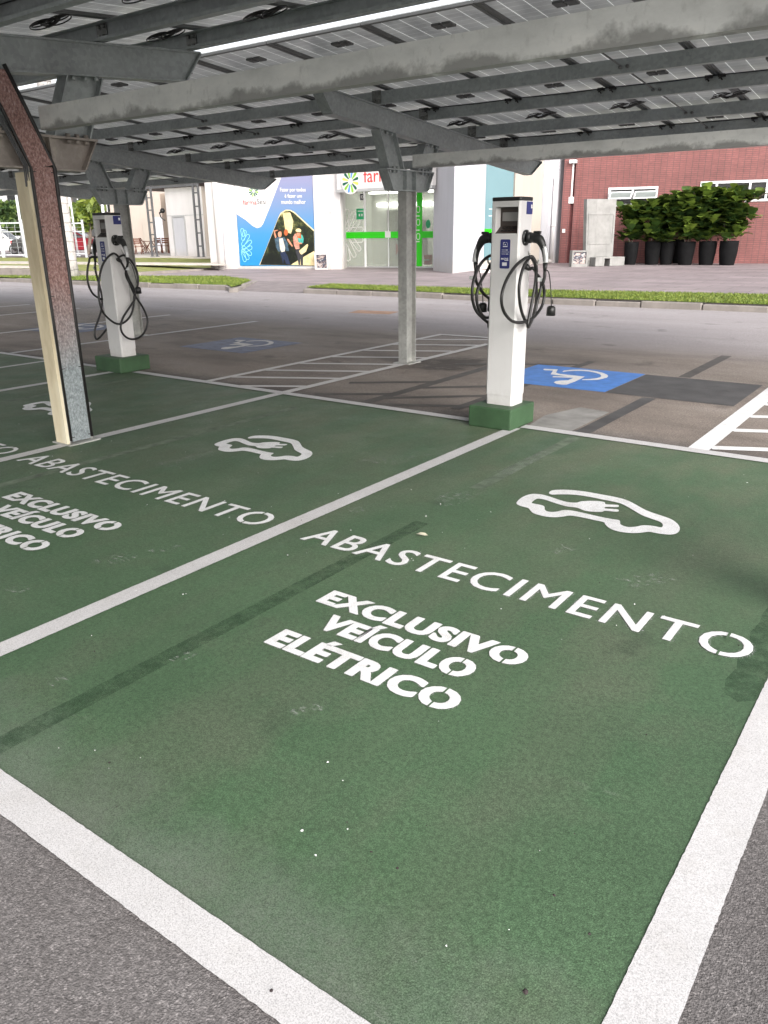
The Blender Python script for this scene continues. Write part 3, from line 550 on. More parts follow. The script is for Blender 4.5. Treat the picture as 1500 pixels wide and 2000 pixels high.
def turf(P, nblades, zf, name, label, hb=.045):
    mb = MB(); mb.face([(p[0], p[1], zf(p[0], p[1])) for p in P]); mb.cur = 1
    if True:
        X0 = max(-60, min(p[0] for p in P)); X1 = min(14, max(p[0] for p in P)); Y0 = min(p[1] for p in P); Y1 = max(p[1] for p in P); k = 0; t = 0
        while k < nblades and t < nblades*8:
            t += 1; x = random.uniform(X0, X1); y = random.uniform(Y0, Y1)
            if not in_poly(x, y, P): continue
            k += 1; z = zf(x, y); a = random.uniform(0, 6.28); h = hb*random.uniform(.5, 1.3); wv = random.uniform(.006, .014); lx = random.gauss(0, .035); ly = random.gauss(0, .035)
            mb.face([(x-wv*math.cos(a), y-wv*math.sin(a), z), (x+wv*math.cos(a), y+wv*math.sin(a), z), (x+lx, y+ly, z+h)])
    o = mb.build(name, [MT['grass'], MT['blade']]); setp(o, label, 'grass', kind='stuff'); return o
gl = [(p.x, p.y+.15) for p in kl[1:]]+[(kfl[0].x-.12, kfl[0].y+.05), (kfl[1].x-.15, kfl[1].y), (kfl[2].x-.25, kfl[2].y-.05)]+[(p.x, p.y) for p in (gp(440, 540, ZP), gp(280, 540, ZP), gp(0, 539, ZP), gp(-200, 537, ZP))]
turf(gl, 14000, lambda x, y: ZP+.012, 'grass_verge', 'grass verge along the kerb left of the drive')
gr = [(p.x, p.y+.15) for p in kr[:-1]]+[(gp(x, y, ZP).x, gp(x, y, ZP).y) for x, y in ((1800, 586), (1500, 577), (1250, 572), (1000, 567), (800, 561), (648, 556))]
turf(gr, 26000, lambda x, y: ZP+.012, 'grass_verge', 'grass verge along the kerb right of the drive')

# ---------------------------------------------------------------- solar carports
def roof_z(near): return (lambda y: 2.813-.087*abs(y)) if near else (lambda y: 2.756-.0785*abs(y))
PH = .112; PITCH_X = .965; XR_ = 4.96  # right roof end, out of view, pulled in to admit more light
bolt = lambda mb, p, r=.012, ax=(1, 0, 0): mb.tube([Vector(p), Vector(p)+Vector(ax)*.016], r, 6)
def isec(mb, P, Q, wy, wx, t=.012, web=.02):
    """rolled section from P to Q in the y-z plane: two flanges and a recessed web"""
    P = Vector(P); Q = Vector(Q); d = (Q-P); h = Vector((0, 1, 0)); e = h*wy
    for s in (-1, 1):
        o = P+h*(s*wy/2-(t if s > 0 else 0)); mb.obox(o-Vector((wx/2, 0, 0)), Vector((wx, 0, 0)), h*t, d)
    mb.obox(P-Vector((web/2, 0, 0))-h*(wy/2-t), Vector((web, 0, 0)), h*(wy-2*t), d)
def carport(near):
    s = -1 if near else 1; rz = roof_z(near); cy = 2.19*s
    root = empty('solar_carport', (0, cy, 0), ('galvanised steel carport with solar panels over the green charging bays' if near else 'galvanised steel carport with solar panels over the asphalt bays beyond the chargers'), 'carport', 'solar carports')
    frames = {}
    XS = (-5, 0, 5) if near else (-15, -10, -5, 0, 5); X0S = XS[0]; NP = 11 if near else 21  # near roof's unseen left end cut short so light reaches the bays
    for X in XS:
        if frames:
            for src in frames[0]:
                c = src.copy(); C.objects.link(c); c.parent = root; c.location = src.location+Vector((X-X0S, 0, 0))
                for ch in src.children:
                    d = ch.copy(); C.objects.link(d); d.parent = c
            continue
        parts = []; x = X-.03; x0 = x-.06; x1 = x+.06
        mb = MB(); isec(mb, (x, cy, 0), (x, cy, 1.86), .19, .115, .012, .02); mb.box((x0-.05, cy-.13, 0), (x1+.05, cy+.13, .012))
        post = mb.build('post', MT['galv_post'], root); parts.append(post)
        # head: tapered gusset box with flange plate, stiffeners and bolts
        mb = MB(); b, t, z0, z1 = .33, .44, 1.86, 2.06
        mb.prism([(x-.012, cy-b, z0), (x-.012, cy+b, z0), (x-.012, cy+t, z1), (x-.012, cy-t, z1)], (.024, 0, 0))
        mb.box((x0, cy-b, z0), (x1, cy+b, z0+.012)); mb.box((x0, cy-t-.02, z1), (x1, cy+t+.02, z1+.014))
        for q in (-1, 1):
            mb.prism([(x0, cy+q*b, z0+.012), (x0, cy+q*(b+.012), z0+.012), (x0, cy+q*(t+.012), z1), (x0, cy+q*t, z1)], (x1-x0, 0, 0))
            mb.box((x0, cy+q*.09-.005, z0+.012), (x-.012, cy+q*.09+.005, z1)); mb.box((x+.012, cy+q*.09-.005, z0+.012), (x1, cy+q*.09+.005, z1))
            mb.box((x+.012, cy+q*.14-.03, z1-.03), (x1, cy+q*.4+.03 if q > 0 else cy+q*.14+.03, z1-.02)) if False else None
        for q in (-.38, -.31, -.24, .24, .31, .38):
            for zz in (z1-.025, z1+.014): mb.tube([(x+.04, cy+q, zz), (x+.04, cy+q, zz+.022)], .017, 6)
        parts.append(mb.build('post_head', MT['galv_warm'] if near else MT['galv'], root))
        for q in (-1, 1):
            y0 = cy+q*.27; y1 = cy+q*.43; zt = rz(y1)-.19
            mb = MB(); isec(mb, (x, y0, 2.075), (x, y1, zt-.004), .28, .115, .012, .02)
            mb.obox(Vector((x0, y1-.16, rz(y1-.16)-.198)), Vector((x1-x0, 0, 0)), Vector((0, .32, rz(y1+.16)-rz(y1-.16))), Vector((0, 0, .012)))
            for k in (-.09, 0, .09): mb.tube([(x+.04, y1+k, rz(y1+k)-.225), (x+.04, y1+k, rz(y1+k)-.2)], .016, 6)
            parts.append(mb.build('strut', MT['galv'], root))
        # sloping rafter, end plates and flanges
        mb = MB(); ya, yb, da, db = .71*s, 5.42*s, .87*s, 5.13*s; dp = .185
        prof = [(ya, rz(ya)), (yb, rz(yb)), (db, rz(db)-dp), (da, rz(da)-dp)]
        mb.prism([(x-.035, y, z) for y, z in prof], (.07, 0, 0))
        for off, th, e in ((0, .012, (ya, yb)), (-dp-.012, .012, (da, db))):
            mb.prism([(x-.062, e[0], rz(e[0])+off), (x-.062, e[1], rz(e[1])+off), (x-.062, e[1], rz(e[1])+off+th), (x-.062, e[0], rz(e[0])+off+th)], (.124, 0, 0))
        for (p, q) in ((prof[0], prof[3]), (prof[1], prof[2])):
            sg = -1 if p is prof[0] else 1
            mb.prism([(x-.062, p[0], p[1]), (x-.062, p[0]+.012*sg*s, p[1]), (x-.062, q[0]+.012*sg*s, q[1]), (x-.062, q[0], q[1])], (.124, 0, 0))
        parts.append(mb.build('rafter', MT['galv'], root)); frames[0] = parts
        if near: pass
    # purlins with cleats
    XA, XB = XR_-NP*PITCH_X-.02, XR_+.02
    for y in (.78, 1.58, 2.43, 3.48, 4.29, 5.33):
        Y = y*s; z0 = rz(Y)+.014; mb = MB()
        mb.box((XA, Y-.003, z0), (XB, Y+.003, z0+PH)); mb.box((XA, Y+.0031*s, z0), (XB, Y+.06*s, z0+.004)); mb.box((XA, Y+.0031*s, z0+PH-.004), (XB, Y+.06*s, z0+PH)); mb.box((XA, Y+.056*s, z0+.004), (XB, Y+.06*s, z0+.02))
        pu = mb.build('purlin', MT['galv'], root)
        first = None
        for X in XS:
            if first is None:
                mb = MB(); mb.box((X-.03, Y-.012, z0-.002), (X+.08, Y-.0035, z0+.12))
                for a in (-.005, .045):
                    for b in (.03, .09): mb.tube([(X+a+.012, Y-.012, z0+b), (X+a+.012, Y-.032, z0+b)], .013, 6)
                first = mb.build('cleat', MT['alu_dark'] if 'alu_dark' in MT else MT['galv'], pu)
            else:
                c = first.copy(); C.objects.link(c); c.parent = pu; c.location = first.location+Vector((X-X0S, 0, 0))
    # sag rods at mid span
    r0 = None
    for X in ((-2.5, 2.5) if near else (-12.5, -7.5, -2.5, 2.5)):
        if r0 is None:
            mb = MB(); mb.tube([(X, .78*s, rz(.78)+.07), (X, 5.33*s, rz(5.33)+.07)], .006, 6); 
            for y in (.78, 1.58, 2.43, 3.48, 4.29, 5.33):
                for a in (-.0, .06): mb.tube([(X+a, y*s-.03, rz(y)+.06), (X+a, y*s-.004, rz(y)+.06)], .014, 6)
            r0 = mb.build('sag_rod', MT['alu'], root)
        else:
            c = r0.copy(); C.objects.link(c); c.parent = root; c.location = r0.location+Vector((X-X0S-2.5, 0, 0))
    # panels
    zp = lambda y: rz(abs(y)*s if y*s > 0 else 0)+.014+PH+.010+(.08*abs(y) if y*s < 0 else 0)
    pr = None; n = 0; coil = None; clip = None
    pl, pw = 1.985, PITCH_X
    y_edge = .22 if near else -.085
    for row in range(3):
        y0 = y_edge+row*pl; mbm = None
        pr = None
        for k in range(NP):
            X0 = XR_-PITCH_X*(k+1)
            if pr is None:
                mb = MB(); ya, yb = y0*s, (y0+pl-.012)*s; A = lambda x, y, dz=0: Vector((x, y, zp(y)+dz))
                lo, hi = min(ya, yb), max(ya, yb)
                mb.mesh([A(X0+.004, lo, .02), A(X0+pw-.008, lo, .02), A(X0+pw-.008, hi, .02), A(X0+.004, hi, .02), A(X0+.004, lo, .026), A(X0+pw-.008, lo, .026), A(X0+pw-.008, hi, .026), A(X0+.004, hi, .026)],
                        [(0, 3, 2, 1), (4, 5, 6, 7), (0, 1, 5, 4), (1, 2, 6, 5), (2, 3, 7, 6), (3, 0, 4, 7)])
                mb.cur = 1
                for (xa, xb, yy0, yy1) in ((X0+.002, X0+.032, lo, hi), (X0+pw-.036, X0+pw-.006, lo, hi), (X0+.033, X0+pw-.037, lo, lo+.03), (X0+.033, X0+pw-.037, hi-.03, hi)):
                    mb.mesh([A(xa, yy0), A(xb, yy0), A(xb, yy1), A(xa, yy1), A(xa, yy0, .0195), A(xb, yy0, .0195), A(xb, yy1, .0195), A(xa, yy1, .0195)],
                            [(0, 3, 2, 1), (4, 5, 6, 7), (0, 1, 5, 4), (1, 2, 6, 5), (2, 3, 7, 6), (3, 0, 4, 7)])
                pr = mb.build('solar_panel', [MT['panel'], MT['alu']], root, loc=(X0, y0*s, 0)); base0 = X0
                mb = MB(); yj = (y0+.33)*s
                for a in (.44, .53): mb.obox(A(X0+a, yj-.045, .004), Vector((.075, 0, 0)), Vector((0, .09, zp(yj+.045)-zp(yj-.045))), Vector((0, 0, .0155)))
                j0 = mb.build('junction_box', MT['jbox'], pr)
            else:
                c = pr.copy(); C.objects.link(c); c.parent = root; c.location = pr.location+Vector((X0-base0, 0, 0))
                d = j0.copy(); C.objects.link(d); d.parent = c
    # coiled leads hanging from the panel frames
    cz = lambda y: zp(y)
    for row, y in enumerate((3.02, ) if not near else (1.15, 2.05)):
        c0 = None
        for k in range(NP-1):
            X0 = XR_-PITCH_X*(k+1)
            if c0 is None:
                mb = MB(); Y = y*s
                for q in (-1, 1):
                    for lp in range(3):
                        rx_, ry_ = .062+.014*lp, .05+.012*lp; ph_ = .5*lp; pts = []
                        for i in range(14):
                            a = i/14*2*math.pi; pts.append((X0+q*.085+rx_*math.cos(a), Y+ry_*math.sin(a), cz(Y)-.045-.006*lp+.022*math.sin(a+ph_)))
                        mb.tube(catmull(pts, 3, True)+[Vector(pts[0])], .0042, 5)
                mb.tube([(X0-.1, Y, cz(Y)-.05), (X0-.03, Y, cz(Y)-.075), (X0+.03, Y, cz(Y)-.07), (X0+.1, Y, cz(Y)-.05)], .011, 6)
                c0 = mb.build('cable_coil', MT['rubber'], root); base0 = X0
            else:
                c = c0.copy(); C.objects.link(c); c.parent = root; c.location = c0.location+Vector((X0-base0, random.uniform(-.05, .05), 0))
    # lead running along purlins with connectors at each panel joint
    for y in ((2.43, 4.29) if not near else (2.43,)):
        Y = y*s; mb = MB(); pts = [(XA+.1+i*PITCH_X/2, Y-.012, rz(Y)+.014+PH-.004-(.008 if i % 2 else 0)) for i in range(2*NP)]
        mb.tube(catmull(pts, 2), .0045, 5)
        for k in range(NP):
            X0 = XR_-PITCH_X*(k+1)
            for q in (-.05, .06):
                zc_ = rz(Y)+PH+.004; mb.box((X0+q-.028, Y-.05, zc_-.016), (X0+q+.028, Y-.008, zc_+.008)); mb.tube([(X0+q-.03, Y-.03, zc_), (X0+q+.012, Y-.05, zc_-.04)], .007, 5); mb.tube([(X0+q+.03, Y-.03, zc_), (X0+q-.02, Y-.05, zc_-.028)], .006, 5)
        mb.build('panel_lead', MT['rubber'], root)
    if near:
        for y in (1.4,):
            mb = MB()
            for k in range(20):
                X = 4.8-k*.52; mb.box((X, (y-.02)*s-.02, zp(y)-.03), (X+.09, (y-.02)*s+.02, zp(y)+.0))
            mb.build('cable_clips', MT['black'], root)
    # tie beam between the two nearest heads
    mb = MB(); Y = cy; x0, x1 = (.13, 4.86) if near else (.06, 4.86); zb, zt = (2.085, 2.22) if near else (2.09, 2.22)
    mb.box((x0, Y-.03, zb), (x1, Y-.022, zt)); mb.box((x0, Y-.0219, zb), (x1, Y+.04, zb+.006)); mb.box((x0, Y-.0219, zt-.006), (x1, Y+.04, zt))
    mb.box((x0, Y+.034, zb+.007), (x1, Y+.04, zb+.025)); mb.box((x0, Y+.034, zt-.025), (x1, Y+.04, zt-.007))
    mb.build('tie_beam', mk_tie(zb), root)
    if near:
        # stained cover plate, folded along the nearest post and its outer strut, edged by black cables
        x = -.03+.062; ya, yb = cy-.072, cy+.078
        mb = MB(); mb.box((x-.012, ya, .02), (x, yb, 1.875))
        dy = -.235
        mb.prism([(x+.001, ya-.004, 1.86), (x+.001, yb+.004, 1.89), (x+.001, yb+dy-.01, 2.42), (x+.001, ya+dy-.0, 2.42)], (.012, 0, 0))
        cp = mb.build('cover_plate', MT['redplate'], root)
        for yy, sg in ((ya-.009, .0105), (yb+.012, .0135)):
            mb = MB(); mb.tube([(x-.004, yy, .03), (x-.004, yy, 1.0), (x+.002, yy, 1.87), (x+.012, yy+dy*.5, 2.14), (x+.012, yy+dy-.02, 2.45)], sg, 8)
            for z in (.05, .55, 1.05, 1.5, 1.84): mb.box((x-.002, yy-.012 if yy < cy else yy-.03, z), (x+.006, yy+.03 if yy < cy else yy+.012, z+.005))
            mb.build('cable', MT['rubber'], cp)
        mb = MB()
        for q in range(3): mb.tube([(x-.01, ya-.03-q*.012, 1.75), (x+.004, ya-.035-q*.012, 1.88), (x+.01, ya+dy-.05-q*.012, 2.42)], .005, 5)
        mb.build('cable', MT['steelgrey'], cp)
        # added strip on this post's outer flange, its lit side painted pale
        mb = MB(); mb.box((-.105, cy-.118, .012), (.03, cy-.0955, 1.84)); mb.build('lit_flange_strip', MT['lit_flange'], root)
    return root
n_ = N('pale_lit_flange'); n_.base(n_.ramp(n_.noise(4, 6, .65, n_.map((1, 1, .25))), [(.3, L(.42, .34, .22)), (.5, L(.62, .54, .38)), (.72, L(.72, .66, .52))])); n_.set(Roughness=.6); MT['lit_flange'] = n_.m  # pale beige carries the light on the post's outer side
MT['alu_dark'] = mk_galv('dull_cleat', (.22, .225, .215))
carport(True); carport(False)

# ---------------------------------------------------------------- charging stations
def plinth(x0, x1, y0, y1, label):
    mb = MB(); mb.box((x0, y0, 0), (x1, y1, .165)); o = mb.build('concrete_plinth', MT['plinth'], bevel=.012, loc=((x0+x1)/2, (y0+y1)/2, 0)); return setp(o, label, 'plinth', 'green plinths')
plinth(2.15, 2.52, -.165, .24, 'green painted concrete plinth at the end of the nearest bay line')
plinth(-2.74, -2.285, -.125, .28, 'green painted concrete plinth behind the near steel post')
def charger(bx, by, label, cables):
    x0, x1, y0, y1 = bx-.118, bx+.118, by-.035, by+.165; Z0, Z1 = .165, 1.645
    root = empty('charging_station', (bx, by+.06, Z0), label, 'charger', 'charging stations')
    # body: chamfered column with a recess cut in its front
    c = .014; mb = MB()
    ring = [(x0+c, y0), (x1-c, y0), (x1, y0+c), (x1, y1-c), (x1-c, y1), (x0+c, y1), (x0, y1-c), (x0, y0+c)]
    rx0, rx1, rz0, rz1 = bx-.081, bx+.098, 1.425, 1.605
    zt = .24
    for i in range(1, 8): a, b = ring[i], ring[(i+1) % 8]; mb.face([(a[0], a[1], zt), (b[0], b[1], zt), (b[0], b[1], Z1), (a[0], a[1], Z1)])
    f = lambda xa, za, xb, zb: mb.face([(xa, y0, za), (xb, y0, za), (xb, y0, zb), (xa, y0, zb)])
    f(x0+c, zt, x1-c, rz0); f(x0+c, rz1, x1-c, Z1); f(x0+c, rz0, rx0, rz1); f(rx1, rz0, x1-c, rz1)
    ins = [(bx+(x-bx)*.965, by+.065+(y-by-.065)*.965) for x, y in ring]
    for i in range(8):
        a, b = ins[i], ins[(i+1) % 8]; mb.face([(a[0], a[1], Z0), (b[0], b[1], Z0), (b[0], b[1], zt), (a[0], a[1], zt)])
        A, B = ring[i], ring[(i+1) % 8]; mb.face([(a[0], a[1], zt), (b[0], b[1], zt), (B[0], B[1], zt), (A[0], A[1], zt)])
    mb.face([(x, y, Z1) for x, y in ring]); mb.cur = 1; dpt = .055
    R = [(rx0, rz0), (rx1, rz0), (rx1, rz1), (rx0, rz1)]; S = [(rx0+.012, rz0+.05), (rx1-.004, rz0+.05), (rx1-.004, rz1-.004), (rx0+.012, rz1-.004)]
    for i in range(4):
        a, b = R[i], R[(i+1) % 4]; A, B = S[i], S[(i+1) % 4]; mb.cur = 1 if i in (0, 2) else 0
        mb.face([(a[0], y0, a[1]), (b[0], y0, b[1]), (B[0], y0+dpt, B[1]), (A[0], y0+dpt, A[1])])
    mb.cur = 1; mb.face([(p[0], y0+dpt, p[1]) for p in S])
    mb.build('body', [MT['charger'], MT['charger_in']], root)
    mb = MB(); mb.box((rx0+.03, y0+dpt-.006, rz0+.085), (rx1-.02, y0+dpt-.001, rz1-.035)); mb.build('screen', MT['screen'], root)
    mb = MB()
    for i in range(4):
        for j in range(2): mb.box((rx0+.04+i*.028, y0+.012+j*.018, rz0+.0165+j*.018), (rx0+.06+i*.028, y0+.02+j*.018, rz0+.024+j*.018))
    mb.build('keypad', MT['black'], root)
    mb = MB(); mb.prism([(p[0]*1.0+(p[0]-bx)*.015, p[1]+(p[1]-by-.065)*.015, Z1+.001) for p in ring], (0, 0, .026)); mb.build('top_cap', MT['black'], root, bevel=.006)
    # small round emblem and line of lettering above the recess
    mb = MB(); yy = y0-.0025
    for i in range(12):
        a0, a1 = i*math.pi/6, (i+1)*math.pi/6; cx, cz = bx-.02, 1.624
        mb.face([(cx+.006*math.cos(a0), yy, cz+.006*math.sin(a0)), (cx+.006*math.cos(a1), yy, cz+.006*math.sin(a1)), (cx+.010*math.cos(a1), yy, cz+.010*math.sin(a1)), (cx+.010*math.cos(a0), yy, cz+.010*math.sin(a0))])
    for i, wv in enumerate((.006, .01, .005, .012)): mb.face([(bx+.0+i*.014, yy, 1.62), (bx+wv+i*.014, yy, 1.62), (bx+wv+i*.014, yy, 1.628), (bx+i*.014, yy, 1.628)])
    mb.build('emblem', MT['signwhite'], root)
    # front label: blue plate with charge mark, lines of print and a white square
    mb = MB(); lx0, lx1, lz0, lz1, r = bx-.033, bx+.047, 1.182, 1.385, .01
    P = []
    for cx, cz, a in ((lx1-r, lz1-r, 0), (lx0+r, lz1-r, 90), (lx0+r, lz0+r, 180), (lx1-r, lz0+r, 270)):
        for q in range(5): P.append((cx+r*math.cos(R_(a+q*22.5)), y0-.0015, cz+r*math.sin(R_(a+q*22.5))))
    mb.prism(P, (0, -.001, 0)); mb.cur = 1; yy = y0-.0042
    q = lambda a, b, cc, d: mb.face([(lx0+a*.08, yy, lz1-b*.2), (lx0+cc*.08, yy, lz1-b*.2), (lx0+cc*.08, yy, lz1-d*.2), (lx0+a*.08, yy, lz1-d*.2)][::-1])
    q(.3, .1, .34, .2); q(.3, .1, .5, .115); q(.46, .16, .54, .2); q(.7, .13, .73, .22); q(.6, .1, .7, .115); q(.28, .23, .74, .26)
    for b, e in ((.36, .5), (.43, .82), (.5, .55)): q(.16, b, e, b+.012); q(e+.05, b-.004, min(.92, e+.3), b+.018)
    V = lambda u, v: Vector((lx0+.011+.058*u, yy, lz1-.2*.71+.014*v)); add_text(mb, 'MOVE', V, .03)
    q(.5, .715, .88, .74); q(.26, .8, .74, .92)
    mb.build('front_label', [MT['label_blue'], MT['print_white']], root)
    mb = MB(); mb.box((x1+.0008, by+.055, 1.555), (x1+.0028, by+.15, 1.64)); mb.cur = 1; mb.box((x1+.003, by+.12, 1.595), (x1+.0036, by+.142, 1.62)); mb.build('side_label', [MT['label_blue'], MT['print_white']], root)
    # sockets, guns and cables on both sides
    for side, sets in cables.items():
        sx = 1 if side > 0 else -1; xf = x1 if side > 0 else x0; ys = by+.055; zs = 1.395
        mb = MB(); mb.tube([(xf, ys, zs), (xf+sx*.012, ys, zs)], .055, 20); mb.tube([(xf+sx*.012, ys, zs), (xf+sx*.05, ys, zs)], .038, 16)
        mb.cur = 1
        for a in (60, 130, 230, 310): mb.tube([(xf+sx*.011, ys+.044*math.cos(R_(a)), zs+.044*math.sin(R_(a))), (xf+sx*.015, ys+.044*math.cos(R_(a)), zs+.044*math.sin(R_(a)))], .005, 6)
        mb.build('socket', [MT['black'], MT['alu_pale']], root)
        # connector: collar, bent grip with grey underside, strain relief
        gpth = [(.045, 0, 0), (.078, 0, -.002), (.112, .0, -.014), (.137, 0, -.046), (.157, 0, -.092), (.167, 0, -.14), (.169, 0, -.178)]
        rad = [.033, .037, .034, .027, .021, .019, .016]
        G = [Vector((xf+sx*a, ys+b, zs+cc)) for a, b, cc in gpth]
        Gs = catmull(G, 5); rs = [rad[min(6, i//5)]*(1-(i % 5)/5)+rad[min(6, i//5+1)]*((i % 5)/5) for i in range(len(Gs))]
        mb = MB(); mb.tube(Gs, rs, 12); mb.box((min(xf+sx*.07, xf+sx*.12), ys-.014, zs+.025), (max(xf+sx*.07, xf+sx*.12), ys+.014, zs+.045)); con = mb.build('connector', MT['black'], root, bevel=0)
        mb = MB(); gg = [p+Vector((sx*.006, -.003, 0)) for p in Gs[17:30]]; mb.tube(gg, [.02]*len(gg), 10); mb.build('grip_insert', MT['alu_pale'], con)
        end = G[-1]; mb = MB(); mb.tube([end, end+Vector((0, 0, -.03)), end+Vector((0, 0, -.055))], [.019, .015, .012], 10)
        mb.tube(catmull([end+Vector((0, 0, -.045)), end+Vector((.016, .014, -.05)), end+Vector((.026, .03, -.09)), end+Vector((.035, .05, -.2)), end+Vector((.04, .06, -.30))], 5), .004, 6)
        d = end+Vector((.04, .06, -.30)); mb.tube([d, d+Vector((0, 0, -.012)), d+Vector((.0, 0, -.07))], [.02, .032, .034], 12); mb.build('dust_cap', MT['black'], con)
        # hook and outlet
        mb = MB(); mb.tube(catmull([(xf, ys+.06, 1.30), (xf+sx*.03, ys+.06, 1.25), (xf+sx*.06, ys+.055, 1.205), (xf+sx*.085, ys+.05, 1.215), (xf+sx*.095, ys+.05, 1.245)], 4), .007, 8); mb.build('cable_hook', MT['galv_bright'], root)
        mb = MB(); mb.tube([(xf, ys-.0, 1.2), (xf+sx*.02, ys, 1.195), (xf+sx*.045, ys+.01, 1.175)], [.022, .022, .015], 10); mb.build('cable_gland', MT['black'], root)
        mb = MB()
        for pts in sets(xf, sx, end): mb.tube(catmull(pts, 8), .0115, 8)
        mb.build('cable', MT['rubber'], root)
        mb = MB(); t = end+Vector((-.03, .0, -.11)); mb.box((t.x-.022, t.y-.002, t.z-.016), (t.x+.035, t.y+.002, t.z+.012)); mb.build('cable_tag', MT['white_cord'], root)
    return root
def loops_right(xf, sx, end):
    T = lambda L, X: [onX(900+a/7.5, 400+b/7.5, X) for a, b in L]
    l1 = T([(1010, 770), (930, 790), (800, 900), (680, 1080), (605, 1290), (600, 1450), (640, 1580), (730, 1690), (830, 1725), (930, 1715), (1040, 1670), (1120, 1590), (1190, 1480), (1220, 1350), (1218, 1220), (1190, 1110)], 2.54)
    l1 = l1+[Vector((end.x-.02, end.y+.01, end.z-.15)), Vector((end.x, end.y, end.z-.1)), end+Vector((0, 0, -.05))]
    l2 = T([(1010, 770), (950, 850), (890, 1000), (855, 1200), (860, 1400), (890, 1560), (940, 1690), (985, 1745), (1030, 1720), (1065, 1600), (1100, 1450), (1110, 1300), (1105, 1100), (1110, 950), (1090, 830), (1050, 765), (1010, 760)], 2.515)
    l3 = [Vector((xf+sx*.045, by_r+.065, 1.175))]+T([(1060, 930), (1110, 1010), (1150, 1060), (1180, 1140), (1160, 1280), (1120, 1420), (1090, 1560), (1040, 1690), (990, 1790)], 2.535)+T([(980, 1760), (1000, 1640), (1040, 1430), (1075, 1250), (1095, 1100), (1100, 960), (1080, 850), (1040, 780), (1005, 762)], 2.55)
    return [l1, l2, l3]
def loops_left(xf, sx, end):
    T = lambda L, X: [onX(900+a/7.5, 400+b/7.5, X) for a, b in L]
    h = Vector((xf-.06, by_r+.11, 1.22))
    l1 = T([(470, 735), (400, 760), (310, 840), (240, 960), (185, 1120), (165, 1280), (180, 1430), (230, 1560), (320, 1660), (400, 1730)], 2.17)
    l1 = l1+[Vector((2.16, .12, l1[-1].z-.03)), Vector((2.16, .26, l1[-1].z+.1)), Vector((2.16, .25, 1.05)), h]
    l2 = T([(440, 870), (390, 960), (300, 1110), (240, 1270), (235, 1420), (270, 1540), (330, 1630), (400, 1650)], 2.18)
    l2 = [Vector((2.19, .1, 1.2))]+l2+[Vector((2.17, .15, l2[-1].z+.02)), Vector((2.17, .22, 1.0)), h]
    l3 = T([(235, 900), (215, 1010), (230, 1130), (290, 1240), (350, 1320), (420, 1390)], 2.15)
    l3 = [end+Vector((0, 0, -.05))]+l3+[Vector((2.16, .1, l3[-1].z-.08)), Vector((2.16, .2, l3[-1].z+.05)), h]
    return [l1, l2, l3]
by_r = 0.0
charger(2.343, 0.0, 'white charging station with neatly coiled cables beside the bright blue square', {1: loops_right, -1: loops_left})
def loops_right2(xf, sx, end):
    T = lambda L, X: [onX(150+a/5.714, 390+b/5.714, X) for a, b in L]
    l1 = T([(470, 640), (410, 600), (330, 660), (270, 780), (245, 950), (250, 1120), (290, 1250), (370, 1340), (450, 1385), (520, 1375), (590, 1310), (630, 1210), (640, 1080)], xf+.07)
    l1 = l1+T([(670, 1000), (685, 900), (670, 800), (620, 700), (560, 640), (520, 620), (470, 640)], xf+.1)
    l2 = [end+Vector((0, 0, -.05))]+T([(545, 830), (590, 940), (650, 1070), (730, 1190), (785, 1320), (780, 1420), (730, 1510), (650, 1555), (570, 1545), (510, 1490), (490, 1410), (520, 1310), (590, 1200), (650, 1100), (640, 1000), (590, 900), (540, 780), (490, 690), (455, 650)], xf+.085)
    return [l1, l2]
def loops_left2(xf, sx, end):
    T = lambda L, X: [onX(150+a/5.714, 390+b/5.714, X) for a, b in L]
    l1 = T([(170, 640), (135, 700), (118, 800), (120, 900), (145, 990), (190, 1060), (270, 1110)], xf-.05)
    l1 = [Vector((xf-.03, .14, 1.2))]+l1+[Vector((xf-.05, .1, l1[-1].z-.02)), Vector((xf-.05, .2, l1[-1].z+.1)), Vector((xf-.05, .2, 1.0)), Vector((xf-.05, .11, 1.2))]
    l2 = [end+Vector((0, 0, -.05))]+T([(205, 760), (225, 860), (245, 930)], xf-.06)+T([(280, 1080), (275, 1220), (240, 1340), (205, 1440), (200, 1510), (220, 1555), (260, 1535), (320, 1460)], xf-.05)
    l2 = l2+[Vector((xf-.05, .1, l2[-1].z+.1)), Vector((xf-.05, .15, .9)), Vector((xf-.05, .11, 1.2))]
    return [l1, l2]
charger(-2.465, 0.0, 'white charging station with loosely hanging cables behind the near steel post', {1: loops_right2, -1: loops_left2})

# ---------------------------------------------------------------- pharmacy building
def G3(px, py): return gp(px, py, ZP)
ph = empty('pharmacy_building', G3(668, 526), 'white pharmacy building with blue mural and green banded glass door', 'building')
W1 = Wall(G3(444, 525.5), G3(668, 526)); H = 5.6
W2 = Wall(G3(671, 522), G3(846, 523.5))
pA, pB, pC, pD = G3(846, 528.5), G3(884, 534), G3(943, 527), G3(944, 521)
pE = G3(1052, 515.5); pF = G3(1093, 511)
def wall_seg(mb, A, B, z0=ZP-.02, z1=H, th=.2):
    W = Wall(A, B); mb.wbox(W, 0, z0, W.L, z1, -th, 0)
C4 = lambda ox, oy, sc: (lambda a, b: (ox+a/sc, oy+b/sc))
z3 = C4(440, 330, 6.25); z4 = C4(640, 330, 5.769)
ws = lambda W, p, d=0.0: W.loc(p[0], p[1], d)
